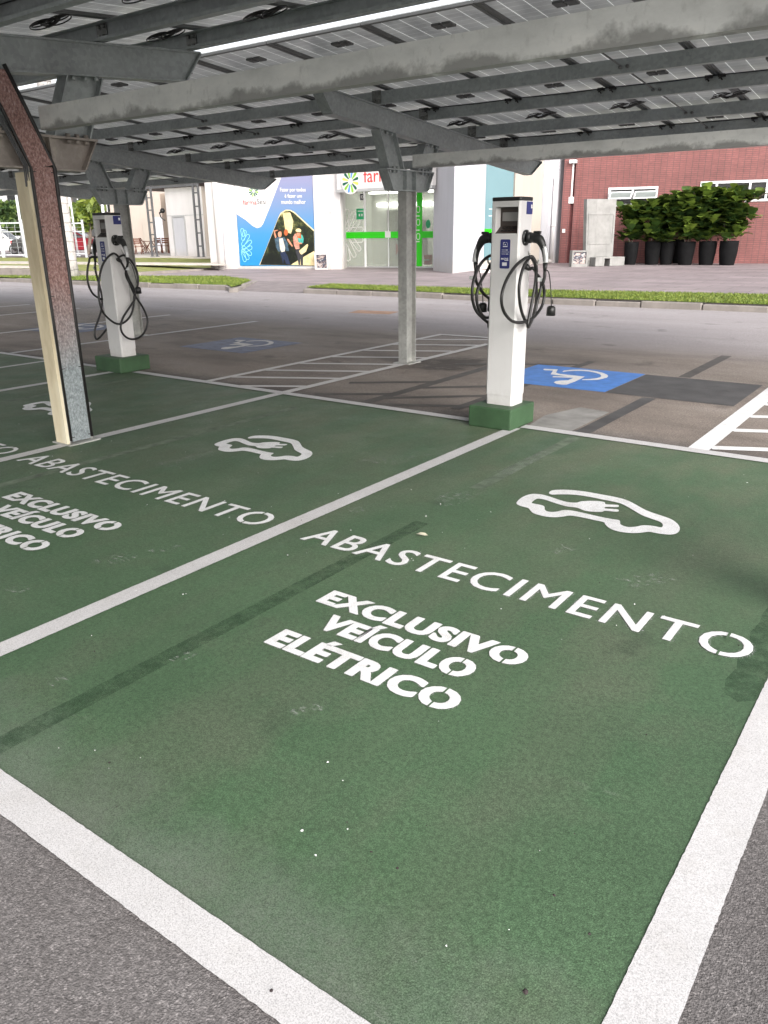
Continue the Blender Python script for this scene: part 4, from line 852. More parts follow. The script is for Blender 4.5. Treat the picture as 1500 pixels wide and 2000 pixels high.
# front wall pieces round the mural window
s0 = ws(W1, z3(165, 1000))[0]; s1 = ws(W1, z3(1095, 1000))[0]; zs = ws(W1, z3(600, 1182))[1]
mb = MB(); mb.wbox(W1, -.15, ZP-.02, s0-.02, H, -.25, 0); mb.wbox(W1, s1+.02, ZP-.02, W1.L, H, -.25, 0); mb.wbox(W1, s0-.02, ZP-.02, s1+.02, zs-.03, -.25, 0); mb.wbox(W1, s0-.02, 4.3, s1+.02, H, -.25, 0)
mb.build('wall', MT['wall_white'], ph)
mb = MB(); mb.wbox(W1, s0-.06, zs-.06, s1+.06, zs-.031, -.1, .05); mb.build('window_sill', MT['frame'], ph)
# return wall into the entrance, lintel, chamfered corner, side walls
mb = MB(); wall_seg(mb, W1.p(W1.L, 0, -.251), W2.p(-.02, 0, 0)) if False else None
e0 = W1.p(W1.L, 0, -.25); mb.prism([(e0.x-.2, e0.y, ZP-.02), (e0.x-.001, e0.y, ZP-.02), (W2.A.x-.03, W2.A.y+.3, ZP-.02), (W2.A.x-.23, W2.A.y+.3, ZP-.02)], (0, 0, H-ZP)); mb.build('wall', MT['wall_white'], ph)
mb = MB(); mb.wbox(W2, -.02, 3.05, W2.L+.3, H, -.2, 0); mb.build('wall', MT['wall_white'], ph)
mb = MB(); Pp = [W2.p(W2.L+.02, 0, -.2), pA, pB, pC, pD, pD+Vector((-1.2, .0, 0)), W2.p(W2.L+.02, 0, -.6)]
mb.prism([(p.x, p.y, ZP-.02) for p in Pp], (0, 0, H-ZP)); mb.build('corner_wall', MT['wall_cool'], ph)
WB = Wall(pD, pE)
sb1 = WB.loc(1001, 480)[0]
mb = MB(); mb.wbox(WB, 0, ZP-.02, sb1, .35, -.2, -.05); mb.wbox(WB, sb1, ZP-.02, WB.L, H, -.2, 0); mb.build('wall', MT['wall_beige'], ph)
mb = MB(); mb.wbox(WB, 0, .351, sb1-.002, H, -.15, -.08); mb.cur = 1; zb0 = WB.loc(960, 460)[1]; zb1 = WB.loc(960, 447)[1]; mb.wbox(WB, .0, zb0, sb1-.003, zb1, -.079, -.075)
mb.cur = 2
for zz in (2.0, 2.25): mb.wbox(WB, .3, zz, sb1-.3, zz+.02, -.079, -.076)
mb.build('window_film', [MT['glass_blue'], MT['bandgreen'], MT['frame']], ph)
WC = Wall(pE, pF); mb = MB(); mb.wbox(WC, .05, ZP-.02, WC.L+.2, H, -.25, .25); mb.build('wall', MT['wall_cool'], ph)
s_p = WC.loc(1072, 500, .35); mb = MB(); q = WC.p(WC.loc(1078, 480, .35)[0], 0, .35); zt_ = WC.loc(1080, 352, .35)[1]
mb.tube([(q.x, q.y, ZP+.1), (q.x, q.y, zt_)], .085, 12); mb.tube([(q.x, q.y, zt_), (q.x-.05, q.y+.05, zt_+.12), (q.x-.25, q.y+.2, zt_+.14)], .085, 12); mb.tube([(q.x, q.y, 1.6), (q.x, q.y, 1.66)], .11, 12); mb.tube([(q.x, q.y, ZP+.2), (q.x-.0, q.y-.0, ZP+.1), (q.x-.12, q.y-.2, ZP+.1)], .085, 10); mb.build('drain_pipe', MT['wall_white'], ph)
q = G3(450, 527)
mb = MB(); mb.tube([(q.x-.25, q.y-.2, ZP), (q.x-.25, q.y-.2, H)], .16, 12); mb.build('drain_pipe', MT['wall_white'], ph)
q2 = W1.p(-.15, 0, 0); mb = MB(); mb.obox(W1.p(-.75, ZP-.02, -.45), W1.u*.6, W1.n*.4, Vector((0, 0, H))); mb.build('corner_pillar', MT['wall_white'], ph)
# roof slab and back
mb = MB(); base = [W1.p(-.7, H+.0, -.3), W1.p(W1.L, H, -.3), pB+Vector((-.3, .3, H)), pC+Vector((-.3, 0, H)), pF+Vector((-.4, 0, H)), pF+Vector((-12, 4, H)), W1.p(-.7, H, -11)]
mb.prism([(p.x, p.y, H+.01) for p in base], (0, 0, .2)); mb.build('roof', MT['wall_dim'], ph)
# mural
mb = MB(); P = lambda pts, d: mb.wpoly(W1, [ws(W1, z3(a, b)) for a, b in pts], d)
mm = ['mural_blue', 'signwhite', 'mural_photo', 'cream', 'skin', 'hair', 'navy', 'shirt', 'jacket', 'teal', 'hair_red', 'floral', 'lineblue', 'pink', 'ink', 'inkgrey', 'petal_dark', 'petal_lime', 'ink']; ix = {k: i for i, k in reversed(list(enumerate(mm)))}
def cur(k): mb.cur = ix[k]
def orient(pts):
    a = sum(pts[i][0]*pts[(i+1) % len(pts)][1]-pts[(i+1) % len(pts)][0]*pts[i][1] for i in range(len(pts))); return pts if a > 0 else pts[::-1]
def PP(k, pts, d, smooth=0):
    cur(k); q = [ws(W1, z3(a, b)) for a, b in pts]
    if smooth: q = [(v.x, v.y) for v in catmull([Vector((a, b, 0)) for a, b in q], smooth, True)]
    mb.wpoly(W1, orient(q), d)
cur('mural_blue'); mb.wbox(W1, s0, zs, s1, 4.29, -.06, -.03)
ss = lambda p: ws(W1, z3(*p))
lx = s0+.003
q = [(lx, 4.28), (lx, ss((165, 550))[1])]+[ss(p) for p in ((250, 625), (330, 695), (385, 722), (430, 708), (458, 668), (540, 470), (668, 130))]; u = ss((668, 130)); v = ss((540, 470)); k = (u[0]-v[0])/(u[1]-v[1]); q.append((u[0]+k*(4.28-u[1]), 4.28))
cur('signwhite'); mb.wpoly(W1, orient(q), -.024)
PP('cream', [(412, 1172), (455, 1075), (645, 590), (672, 535), (735, 497), (795, 500), (845, 528), (1081, 745), (1081, 765), (1093, 1182)], -.024)
PP('mural_photo', [(421, 1170), (640, 615), (672, 560), (735, 510), (790, 512), (840, 540), (1079, 762), (1090, 1180)], -.019)
PP('cream', [(700, 540), (790, 530), (830, 640), (815, 740), (800, 790), (735, 770), (715, 640)], -.014)
PP('cream', [(800, 1170), (960, 1070), (1086, 1000), (1090, 1178)], -.014)
# printed couple
def ell(cx, cy, rx, ry, n=12): return [(cx+rx*math.cos(2*math.pi*i/n), cy+ry*math.sin(2*math.pi*i/n)) for i in range(n)]
PP('hair_red', ell(740, 775, 26, 40), -.010); PP('skin', [(750, 850), (775, 860), (825, 940), (812, 950), (760, 880)], -.009)
PP('jacket', [(600, 850), (640, 830), (720, 835), (760, 900), (775, 1000), (745, 1005), (735, 990), (650, 1010), (620, 960)], -.0085)
PP('shirt', [(655, 850), (700, 845), (730, 960), (725, 1005), (690, 1020), (668, 980)], -.0065); PP('skin', [(590, 750), (640, 742), (640, 752), (605, 765), (625, 830), (610, 845), (595, 800)], -.006); PP('skin', ell(665, 795, 24, 40), -.0055); PP('hair', [(640, 775), (645, 745), (665, 735), (688, 745), (690, 770), (668, 760)], -.004)
PP('navy', [(665, 1020), (725, 1005), (760, 1060), (795, 1165), (745, 1165), (720, 1100), (705, 1165), (690, 1100)], -.006)
PP('floral', [(825, 830), (850, 790), (885, 800), (900, 900), (905, 975), (860, 980), (835, 920)], -.0085); PP('teal', [(880, 830), (935, 800), (958, 850), (950, 900), (915, 915), (890, 890)], -.0065); PP('hair_red', [(865, 780), (920, 780), (928, 850), (880, 840)], -.0050); PP('skin', ell(893, 795, 20, 30), -.0040); PP('cream', ell(893, 752, 34, 26), -.0030); PP('hair', [(862, 762), (918, 775), (916, 785), (862, 772)], -.0020)
PP('ink', [(855, 985), (905, 975), (950, 1030), (948, 1172), (922, 1172), (915, 1080), (912, 1172), (895, 1172), (880, 1080)], -.0062); PP('cream', [(900, 1000), (1000, 915), (1012, 930), (985, 1010), (930, 1045), (912, 1030)], -.0042); PP('skin', [(860, 900), (930, 900), (940, 915), (870, 920)], -.0022)
# lettering and petal marks
def wtext(W, k, body, x0, y0, x1, y1, zz, d, bold=0.0, spacing=1.0):
    cur(k); a = ws(W, zz(x0, y1)); b = ws(W, zz(x1, y0)); sl = ws(W, zz(x1, y1))
    add_text(mb, body, lambda u, v: W.p(a[0]+(b[0]-a[0])*u, a[1]+(sl[1]-a[1])*u+(b[1]-sl[1])*v, d), bold, spacing)
wtext(W1, 'pink', 'farma', 215, 375, 378, 438, z3, -.016, .01); wtext(W1, 'ink', 'Sesi', 384, 362, 495, 432, z3, -.016, .0); wtext(W1, 'inkgrey', 'Pra quem você faz tudo por todos', 218, 455, 498, 480, z3, -.016)
wtext(W1, 'signwhite', 'Fazer por todos', 668, 228, 978, 290, z3, -.016, .018); wtext(W1, 'signwhite', 'é fazer um', 722, 305, 932, 352, z3, -.016, .018); wtext(W1, 'signwhite', 'mundo melhor', 682, 375, 978, 428, z3, -.016, .018)
def petals(W, zz, cx, cy, r, d, keys, squash=1.0):
    c = ws(W, zz(cx, cy)); e = ws(W, zz(cx+r, cy)); R = abs(e[0]-c[0])
    for i in range(12):
        a = math.pi/12+i*math.pi/6; dx, dy = math.cos(a), math.sin(a)*squash; nx, ny = -dy, dx; cur(keys[i % len(keys)]); wd = R*.13
        pts = [(c[0]+dx*R*.28+nx*wd*.4, c[1]+dy*R*.28+ny*wd*.4), (c[0]+dx*R*.85+nx*wd, c[1]+dy*R*.85+ny*wd), (c[0]+dx*R*.97+nx*wd*.6, c[1]+dy*R*.97+ny*wd*.6), (c[0]+dx*R*.97-nx*wd*.6, c[1]+dy*R*.97-ny*wd*.6), (c[0]+dx*R*.85-nx*wd, c[1]+dy*R*.85-ny*wd), (c[0]+dx*R*.28-nx*wd*.4, c[1]+dy*R*.28-ny*wd*.4)]
        mb.wpoly(W, orient(pts), d)
petals(W1, z3, 343, 270, 62, -.016, ['petal_dark', 'petal_dark', 'petal_lime'])
def loop_outline(W, zz, a, b, r, d, k, w=.018):
    """outlined capsule (a rounded loop) between two pixels"""
    A = Vector(ws(W, zz(*a))); B = Vector(ws(W, zz(*b))); R = abs(ws(W, zz(a[0]+r, a[1]))[0]-A[0]); t = (B-A).normalized(); n = Vector((-t.y, t.x)); cur(k); pts = []
    for i in range(9): th = math.pi*i/8; pts.append(B+n*R*math.cos(th)+t*R*math.sin(th))
    for i in range(9): th = math.pi*i/8; pts.append(A-n*R*math.cos(th)-t*R*math.sin(th))
    m = (A+B)/2; k2 = len(pts)
    for i in range(k2):
        p, q = pts[i], pts[(i+1) % k2]; f = lambda v: (v-m)*(1-w/max(R, .05)*.6)+m
        fp, fq = pts[i]+(( A if i >= 9 else B)-pts[i]).normalized()*w, pts[(i+1) % k2]+((A if (i+1) % k2 >= 9 else B)-pts[(i+1) % k2]).normalized()*w
        mb.wpoly(W, orient([tuple(p), tuple(q), tuple(fq), tuple(fp)]), d)
for a, b in (((205, 750), (215, 800)), ((235, 770), (215, 850)), ((275, 820), (215, 920)), ((300, 890), (230, 960)), ((305, 960), (230, 1000)), ((300, 1035), (220, 960)), ((270, 1085), (215, 1000)), ((235, 1110), (215, 1030))): loop_outline(W1, z3, a, b, 22, -.016, 'lineblue')
mb.build('mural', [MT[k] for k in mm], ph)
mb = MB()
sg = empty('dummy', (0, 0, 0), '', '') if False else None
# fascia sign over the entrance
W3 = Wall(G3(657, 526.5), G3(657, 526.5)+Vector((1, .03, 0)))
mm = ['signwhite', 'red', 'petal_dark', 'petal_lime', 'petal_blue', 'petal_yellow', 'signgreen']; ix = {k: i for i, k in enumerate(mm)}
mb = MB(); a = ws(W3, z4(105, 233)); b = ws(W3, z4(1180, 170)); cur('signwhite'); mb.wbox(W3, a[0], a[1], b[0], a[1]+1.1, -.25, 0)
cx, cz = ws(W3, z4(262, 140)); rr = abs(ws(W3, z4(362, 140))[0]-cx)*1.02; mb.prism([W3.p(cx+rr*math.cos(i*math.pi/16), cz+rr*1.08*math.sin(i*math.pi/16), .001) for i in range(32)], W3.n*.05)
petals(W3, z4, 266, 140, 96, .055, ['petal_dark', 'petal_lime', 'petal_blue', 'petal_lime', 'petal_dark', 'petal_yellow'], 1.05)
def fasciatext(body, x0, x1, k):
    cur(k); zb = ws(W3, z4(x0, 155))[1]; s_a = ws(W3, z4(x0, 155))[0]; s_b = ws(W3, z4(x1, 140))[0]; hh = (s_b-s_a)*.33
    add_text(mb, body, lambda u, v: W3.p(s_a+(s_b-s_a)*u, zb+hh*v, .004), .006)
fasciatext('farma', 405, 765, 'red'); fasciatext('Sesi', 790, 1040, 'petal_dark')
mb.build('fascia_sign', [MT[k] for k in mm], ph)
mb = MB(); mb.wbox(W3, a[0]-.05, a[1]-.1, b[0], a[1]-.002, -.2, .02); mb.build('sign_trim', MT['alu_pale'], ph)
# glass front
mm = ['frame', 'bandgreen', 'signgreen', 'lineblue', 'signwhite', 'ink', 'alu_pale']; ix = {k: i for i, k in enumerate(mm)}
bx0 = ws(W2, z4(180, 700))[0]; bx1 = ws(W2, z4(1195, 700))[0]; xm = ws(W2, z4(420, 700))[0]; xg = ws(W2, z4(1003, 700))[0]; xg2 = ws(W2, z4(1062, 700))[0]; xr = ws(W2, z4(682, 700))[0]
mb = MB(); mb.wbox(W2, bx0-.05, ZP, bx1, 3.04, -.03, -.022); mb.build('glass_front', MT['glass'], ph)
mb = MB(); cur('frame')
for xx, wd in ((bx0-.09, .1), (xm-.04, .08), (xr-.015, .03), (bx1-.02, .06)): mb.wbox(W2, xx, ZP, xx+wd, 3.03, -.06, -.001)
cur('alu_pale'); mb.wbox(W2, bx0, 2.95, bx1-.03, 3.035, -.055, -.003); mb.wbox(W2, bx0+.02, ZP, bx1-.03, ZP+.05, -.055, -.003)
zb0 = ws(W2, z4(600, 780))[1]; zb1 = ws(W2, z4(600, 708))[1]; cur('bandgreen'); mb.wbox(W2, bx0+.02, zb0, bx1-.03, zb1, -.021, .002); mb.wbox(W2, xg, ZP+.06, xg2, 3.02, -.0205, .004)
cur('signwhite')
q = ws(W2, z4(678, 738)); mb.wbox(W2, q[0]-.12, q[1]-.12, q[0]+.12, q[1]+.12, .0021, .008)
q = ws(W2, z4(383, 315)); mb.wbox(W2, q[0]-.09, q[1]-.13, q[0]+.13, q[1]+.13, -.0215, -.017); cur('ink'); mb.wbox(W2, q[0]-.075, q[1]-.115, q[0]+.115, q[1]+.115, -.0165, -.012)
cur('signwhite'); mb.wpoly(W2, [(q[0]+.02+.06*math.cos(i*.524), q[1]+.06*math.sin(i*.524)) for i in range(12)], -.009); cur('ink'); mb.wpoly(W2, [(q[0]+.02+.03*math.cos(i*.524), q[1]+.04*math.sin(i*.524)) for i in range(12)], -.007)
cur('signgreen'); q = ws(W2, z4(368, 508)); mb.wbox(W2, q[0]-.18, q[1]-.2, q[0]+.2, q[1]+.2, -.0212, -.016); q = ws(W2, z4(1130, 620)); mb.wpoly(W2, [(q[0]+.1*math.cos(i*.524), q[1]+.16*math.sin(i*.524)) for i in range(12)], -.016)
cur('signwhite')
for dx in (-.05, .06): q = ws(W2, z4(368, 515)); mb.wbox(W2, q[0]+dx-.03, q[1]-.06, q[0]+dx+.03, q[1]+.03, -.0155, -.012)
q = ws(W2, z4(368, 480)); mb.wbox(W2, q[0]-.12, q[1], q[0]+.13, q[1]+.03, -.0155, -.012)
for a_, b_ in (((285, 505), (205, 680)), ((345, 590), (235, 760)), ((375, 680), (260, 690)), ((375, 800), (260, 800)), ((350, 900), (240, 740)), ((295, 970), (210, 790)), ((230, 1010), (205, 880)), ((215, 480), (210, 640))): loop_outline(W2, z4, a_, b_, 26, -.019, 'signwhite', .03)
for yy in (455, 600, 760): q = ws(W2, z4(1018, yy)); loop_outline(W2, z4, (1020, yy-12), (1020, yy+14), 22, .006, 'signwhite', .025)
for yy in (530, 690, 818): q = ws(W2, z4(1022, yy)); mb.wbox(W2, q[0]-.1, q[1]-.02, q[0]+.05, q[1]+.02, .0045, .007)
mb.build('door_frame', [MT[k] for k in mm], ph)
# shop interior behind the glass
mb = MB(); Dp = 3.2
mb.wpoly(W2, [(bx0-.3, ZP), (bx1+.2, ZP), (bx1+.2, 3.05), (bx0-.3, 3.05)], -Dp)
for s_ in (bx0-.3, bx1+.2): mb.face([W2.p(s_, ZP, -.1), W2.p(s_, ZP, -Dp), W2.p(s_, 3.05, -Dp), W2.p(s_, 3.05, -.1)])
mb.face([W2.p(bx0-.3, 3.04, -.1), W2.p(bx1+.2, 3.04, -.1), W2.p(bx1+.2, 3.04, -Dp), W2.p(bx0-.3, 3.04, -Dp)]); mb.face([W2.p(bx0-.3, ZP+.005, -.1), W2.p(bx1+.2, ZP+.005, -.1), W2.p(bx1+.2, ZP+.005, -Dp), W2.p(bx0-.3, ZP+.005, -Dp)])
mb.build('interior', MT['roomwall'], ph)
mb = MB(); mb.wbox(W2, bx0, 2.5, bx1, 2.62, -Dp+.05, -Dp+.1); mb.wbox(W2, bx0+.3, 2.95, bx1-.3, 3.0, -2.0, -1.7); mb.build('ceiling_lamp', MT['lamp'], ph)
mb = MB(); a = ws(W2, z4(480, 480))[0]; b = ws(W2, z4(615, 480))[0]; mb.wbox(W2, a, ZP+.01, b, 2.3, -1.6, -1.5); a = ws(W2, z4(715, 600))[0]; mb.wbox(W2, a, .5, a+1.0, 1.9, -1.2, -1.15); mb.build('display_stand', MT['roomwall'], ph)
mm = ['signgreen', 'redbox', 'signwhite']; ix = {k: i for i, k in enumerate(mm)}; mb = MB(); cur('signwhite'); a, za = ws(W2, z4(705, 1030)); mb.wbox(W2, a, ZP+.3, a+.85, 2.05, -.5, -.45)
cur('signgreen'); mb.wpoly(W2, [ws(W2, z4(*p)) for p in ((730, 690), (770, 620), (820, 690), (820, 900), (730, 800))][::-1], -.44); cur('redbox'); mb.wpoly(W2, [ws(W2, z4(*p)) for p in ((715, 840), (770, 880), (715, 980))][::-1], -.44); mb.build('poster_stand', [MT[k] for k in mm], ph)
mb = MB(); cur('redbox'); q = ws(W2, z4(1070, 1080)); r = ws(W2, z4(1130, 970)); mb.wbox(W2, q[0], q[1], r[0], r[1], -.45, -.15); mb.cur = 2; mb.wbox(W2, q[0], (q[1]+r[1])/2-.03, r[0], (q[1]+r[1])/2+.03, -.149, -.14); mb.wbox(W2, q[0]+.0, r[1], q[0]+.04, r[1]+.7, -.4, -.36); mb.build('basket_stack', [MT[k] for k in mm], ph)
mb = MB(); q = ws(W1, z3(1250, 532)); mb.wbox(W1, q[0]-.16, q[1]-.05, q[0]+.16, q[1]+.05, .001, .015); mb.build('number_plate', MT['inkgrey'], ph)
# small meter boxes with tagged doors
def meter_box(W, x0, y0, x1, y1, label, d=.3):
    a = W.loc(x0, y1, d); b = W.loc(x1, y0, d); o0 = W.p((a[0]+b[0])/2, ZP, d-.15); r = empty('meter_box', (o0.x, o0.y, ZP), label, 'meter box', 'tagged meter boxes')
    mb = MB(); t = .06; zb = ZP; mb.wbox(W, a[0], zb, a[0]+t, b[1], d-.3, d); mb.wbox(W, b[0]-t, zb, b[0], b[1], d-.3, d); mb.wbox(W, a[0]+t, b[1]-t, b[0]-t, b[1], d-.3, d); mb.wbox(W, a[0]+t, zb, b[0]-t, max(zb+.02, a[1]+.1), d-.3, d); mb.build('frame', MT['concrete'] if 'slab' in label else MT['wall_white'], r)
    mb = MB(); mb.wbox(W, a[0]+t+.002, max(zb+.02, a[1]+.1), b[0]-t-.002, b[1]-t-.002, d-.1, d-.05); mb.build('door', MT['graffiti'], r)
meter_box(W1, 615, 494, 640, 529, 'white meter box with dark tagged door at the foot of the mural wall', .3)
WBx = Wall(pC, pD+Vector((.2, 0, 0))) if False else Wall(G3(938, 533), G3(962, 532.5)); meter_box(WBx, 938, 521, 962, 533, 'low white meter box behind the charging station with coiled cables', 0.0)

# ---------------------------------------------------------------- brick building
kA, kB = G3(1094, 513.5), G3(1500, 515); WK = Wall(kA, kA+(kB-kA)*1.9)
br = empty('brick_building', kA, 'red brick building with white framed windows behind the fig plants', 'building')
ang = math.atan2(WK.u.y, WK.u.x)
def local_wall(W, name, mat, parent, rects):
    """wall boxes in the wall's own axes so that its courses run level along it"""
    me = MB()
    for (a0, z0, a1, z1, d0, d1) in rects: me.box((a0, -d1, z0), (a1, -d0, z1))
    o = me.build(name, mat); o.parent = parent; o.location = W.A-wloc(parent); o.rotation_euler = (0, 0, math.atan2(W.u.y, W.u.x)); return o
z5 = C4(1080, 310, 3.571)
wins = [((380, 203), (722, 330)), ((1022, 160), (1600, 300))]
holes = []
for (p, q) in wins:
    a = ws(WK, z5(*p)); b = ws(WK, z5(*q)); c_ = ws(WK, z5(p[0], q[1])); holes.append((a[0]+.05, (b[1]+c_[1])/2, b[0], a[1] if p[0] < 900 else a[1]-.0))
HB = 6.2; rects = []; x = .6
for h in holes: rects += [(x, ZP-.05, h[0], HB, -.25, 0), (h[0], ZP-.05, h[2], h[1], -.25, 0), (h[0], h[3], h[2], HB, -.25, 0)]; x = h[2]
rects.append((x, ZP-.05, WK.L, HB, -.25, 0)); local_wall(WK, 'wall', MT['brick'], br, rects)
local_wall(WK, 'pilaster', MT['brick'], br, [(-.05, ZP-.05, .28, HB, -.3, .12), (.42, ZP-.05, .6, HB, -.3, .05)]); local_wall(WK, 'shadow_gap', MT['brick_dark'], br, [(.28, ZP-.05, .42, HB, -.3, -.05)])
for wi, h in enumerate(holes):
    t = .09; mb = MB(); W = WK
    mb.wbox(W, h[0], h[1], h[2], h[1]+t, -.15, .03); mb.wbox(W, h[0], h[3]-t, h[2], h[3], -.15, .03); mb.wbox(W, h[0], h[1]+t, h[0]+t, h[3]-t, -.15, .03); mb.wbox(W, h[2]-t, h[1]+t, h[2], h[3]-t, -.15, .03)
    nm = 2 if wi == 0 else 5; step = (h[2]-h[0])/nm
    for k in range(1, nm): mb.wbox(W, h[0]+k*step-.04, h[1]+t, h[0]+k*step+.04, h[3]-t, -.14, .02)
    fr = mb.build('window', MT['frame'], br); mb = MB(); mb.wbox(W, h[0]+.05, h[1]+.05, h[2]-.05, h[3]-.05, -.12, -.1); mb.build('pane', MT['glass_dark'], fr)
    if wi == 0:
        for k in range(2):
            mb = MB(); a0 = h[0]+t+k*step+.0; a1 = a0+step-t; zt = h[1]+(h[3]-h[1])*.74; zb = h[1]+(h[3]-h[1])*.36; out = .42
            def sash(u0, v0, u1, v1, th=.03):
                f = lambda u, v: W.p(a0+(a1-a0)*u, zt+(zb-zt)*v, .04+out*v)
                A, B, D = f(u0, v0), f(u1, v0), f(u0, v1); mb.obox(A, B-A, D-A, Vector((0, 0, th)))
            sash(0, 0, 1, .09); sash(0, .91, 1, 1); sash(0, .09, .05, .91); sash(.95, .09, 1, .91); mb.cur = 1; sash(.05, .09, .95, .91, .012)
            mb.build('open_sash', [MT['frame'], simple('grey_green_pane', L(.2, .23, .22), .1, 0, .1)], fr)
mb = MB(); s_ = ws(WK, z5(142, 100))[0]; za = ws(WK, z5(142, 25))[1]; zb = ws(WK, z5(142, 285))[1]
mb.wbox(WK, s_-.03, zb, s_+.03, za, .051, .1); mb.wbox(WK, s_-.1, zb-.15, s_+.1, zb+.1, .051, .13); mb.wbox(WK, s_-.14, za-.05, s_+.14, za+.08, .051, .3); mb.build('conduit', MT['frame'], br); mb = MB(); mb.wbox(WK, ws(WK, z5(76, 553))[0]-.06, 1.35, ws(WK, z5(76, 553))[0]+.06, 1.5, .121, .16); mb.build('switch_box', MT['frame'], br)
mb = MB(); mb.wbox(WK, -.1, HB+.001, WK.L, HB+.2, -9, .15); mb.build('roof', MT['wall_dim'], br)

# concrete slab and its foot, leaning by the wall
def onwall(A, B): return Wall(G3(*A), G3(*B))
WS = onwall((1148, 520), (1204, 518.5)); r = empty('concrete_slab', WS.p(WS.L/2, ZP), 'tall pale concrete slab standing on its foot beside the fig plants', 'concrete slab')
a = ws(WS, z5(222, 745)); b = ws(WS, z5(452, 280)); mb = MB(); lean = .35; off = b[0]-.0
z1 = b[1]; xL0 = ws(WS, z5(228, 740))[0]; xR0 = ws(WS, z5(415, 700))[0]; xL1 = ws(WS, z5(248, 280))[0]; xR1 = ws(WS, z5(455, 280))[0]
mb.prism([WS.p(xL0, ZP, 0), WS.p(xR0, ZP, 0), WS.p(xR1, z1, -.1), WS.p(xL1, z1, -.1)], -WS.n*.22)
fr = [(.08, .36), (.92, .36), (.88, .78), (.10, .78)]
bl = lambda u, v: WS.p((xL0+(xL1-xL0)*v)*(1-u)+(xR0+(xR1-xR0)*v)*u, ZP+(z1-ZP)*v, -.1*v)
for (u0, v0, u1, v1) in ((.06, .33, .94, .35), (.06, .77, .94, .79), (.06, .35, .075, .77), (.925, .35, .94, .77)):
    A, B, D = bl(u0, v0), bl(u1, v0), bl(u0, v1); mb.obox(A, B-A, D-A, WS.n*.02)
mb.build('slab', MT['concrete'], r); mb = MB(); f0 = ws(WS, z5(255, 740))[0]; f1 = ws(WS, z5(418, 740))[0]; zz = ws(WS, z5(400, 685), .35)[1]
g0 = ws(WS, z5(318, 740))[0]; g1 = ws(WS, z5(355, 740))[0]
mb.wbox(WS, f0, ZP, g0, zz, .01, .4); mb.wbox(WS, g1, ZP, f1+.25, zz, .01, .4); mb.wbox(WS, g0, ZP+.28, g1, zz, .01, .4); mb.build('foot', MT['concrete'], r, bevel=.02)
WM = onwall((1116, 521.5), (1149, 521)); meter_box(WM, 1116, 489, 1149, 521, 'grey meter box with tagged door beside the tall concrete slab', 0.0)

# ---------------------------------------------------------------- potted figs
def leaf_mesh(mb, c, d, up, size):
    """broad cupped leaf: base at c, pointing along d"""
    d = d.normalized(); sd = d.cross(up)
    if sd.length < .05: sd = d.orthogonal()
    sd.normalize(); n = sd.cross(d)
    prof = [(.0, .04), (.25, .26), (.55, .43), (.84, .38), (1.0, .08)]; vs = []
    for t, wv in prof:
        p = c+d*(t*size)+n*(.10*size*math.sin(t*2.2)-.12*size*t*t); vs += [p-sd*wv*size+n*.10*size*wv*2, p, p+sd*wv*size+n*.10*size*wv*2]
    fs = []
    for i in range(4): fs += [(i*3, i*3+1, i*3+4, i*3+3), (i*3+1, i*3+2, i*3+5, i*3+4)]
    sm = mb.smooth; mb.smooth = True; mb.mesh(vs, fs); mb.smooth = sm
def fig(px, py, top_px, wpot, hpot, wid, label, tall=0, dxl=0.0):
    c = G3(px, py); r = empty('potted_fig', (c.x, c.y, ZP), label, 'potted plant', 'potted fig plants'); depth = (c-CAM).dot(CF); m = depth/FPX
    rad = wpot*m/2; h = hpot*m; rs = random.Random(px)
    mb = MB(); prof = [(0, .74), (.03, .78), (.5, .95), (.93, 1.0), (1.0, 1.0), (1.0, .9), (.9, .88)]; k = 20; vs = []
    for t, q in prof:
        for i in range(k): a = 2*math.pi*i/k; vs.append((c.x+rad*q*math.cos(a), c.y+rad*q*math.sin(a), ZP+h*t))
    mb.smooth = True; mb.mesh(vs, [(j*k+i, j*k+(i+1) % k, (j+1)*k+(i+1) % k, (j+1)*k+i) for j in range(len(prof)-1) for i in range(k)]+[tuple((len(prof)-1)*k+i for i in range(k))]); mb.build('pot', MT['pot'], r)
    H_ = zheight(c, top_px); mb = MB(); stems = []
    for s in range(3):
        a = rs.uniform(0, 6.28); sp = rs.uniform(.1, .32)*wid; p0 = Vector((c.x+rad*.3*math.cos(a), c.y+rad*.3*math.sin(a), ZP+h*.95)); top = Vector((c.x+dxl+sp*math.cos(a), c.y+sp*math.sin(a)*.6, ZP+(H_-ZP)*rs.uniform(.75, .95)))
        mid = p0.lerp(top, .5)+Vector((rs.uniform(-.12, .12), rs.uniform(-.1, .1), 0)); pts = catmull([p0, mid, top], 6); mb.tube(pts, [.03-.018*i/(len(pts)-1) for i in range(len(pts))], 6); stems.append(pts)
    mb.build('trunk', MT['bark'], r)
    mb = MB(); zb = ZP+h-.05
    heads = []
    for k in range(52+tall): heads.append(Vector((c.x+dxl+rs.gauss(0, .34)*wid, c.y+rs.gauss(0, .3)*wid, zb+(H_-.35-zb)*rs.random()**.95)))
    for hd in heads:
        outd = Vector((hd.x-c.x-dxl, hd.y-c.y, .25)); 
        for q in range(8):
            a = q*2.4+rs.uniform(0, .5); el = rs.uniform(-.2, .95)
            d = Vector((math.cos(a)*math.cos(el), math.sin(a)*math.cos(el), math.sin(el)))+outd*.35
            leaf_mesh(mb, hd+Vector((0, 0, q*.025)), d, Vector((0, 0, 1)), rs.uniform(.26, .46))
    mb.build('foliage', MT['fig'], r)
def zheight(c, py):
    d = CF*1.0; lo, hi = 0, 12
    for _ in range(40):
        z = (lo+hi)/2; v = Vector((c.x, c.y, z))-CAM; y = 1000-FPX*v.dot(CU)/v.dot(CF)
        if y > py: lo = z
        else: hi = z
    return lo
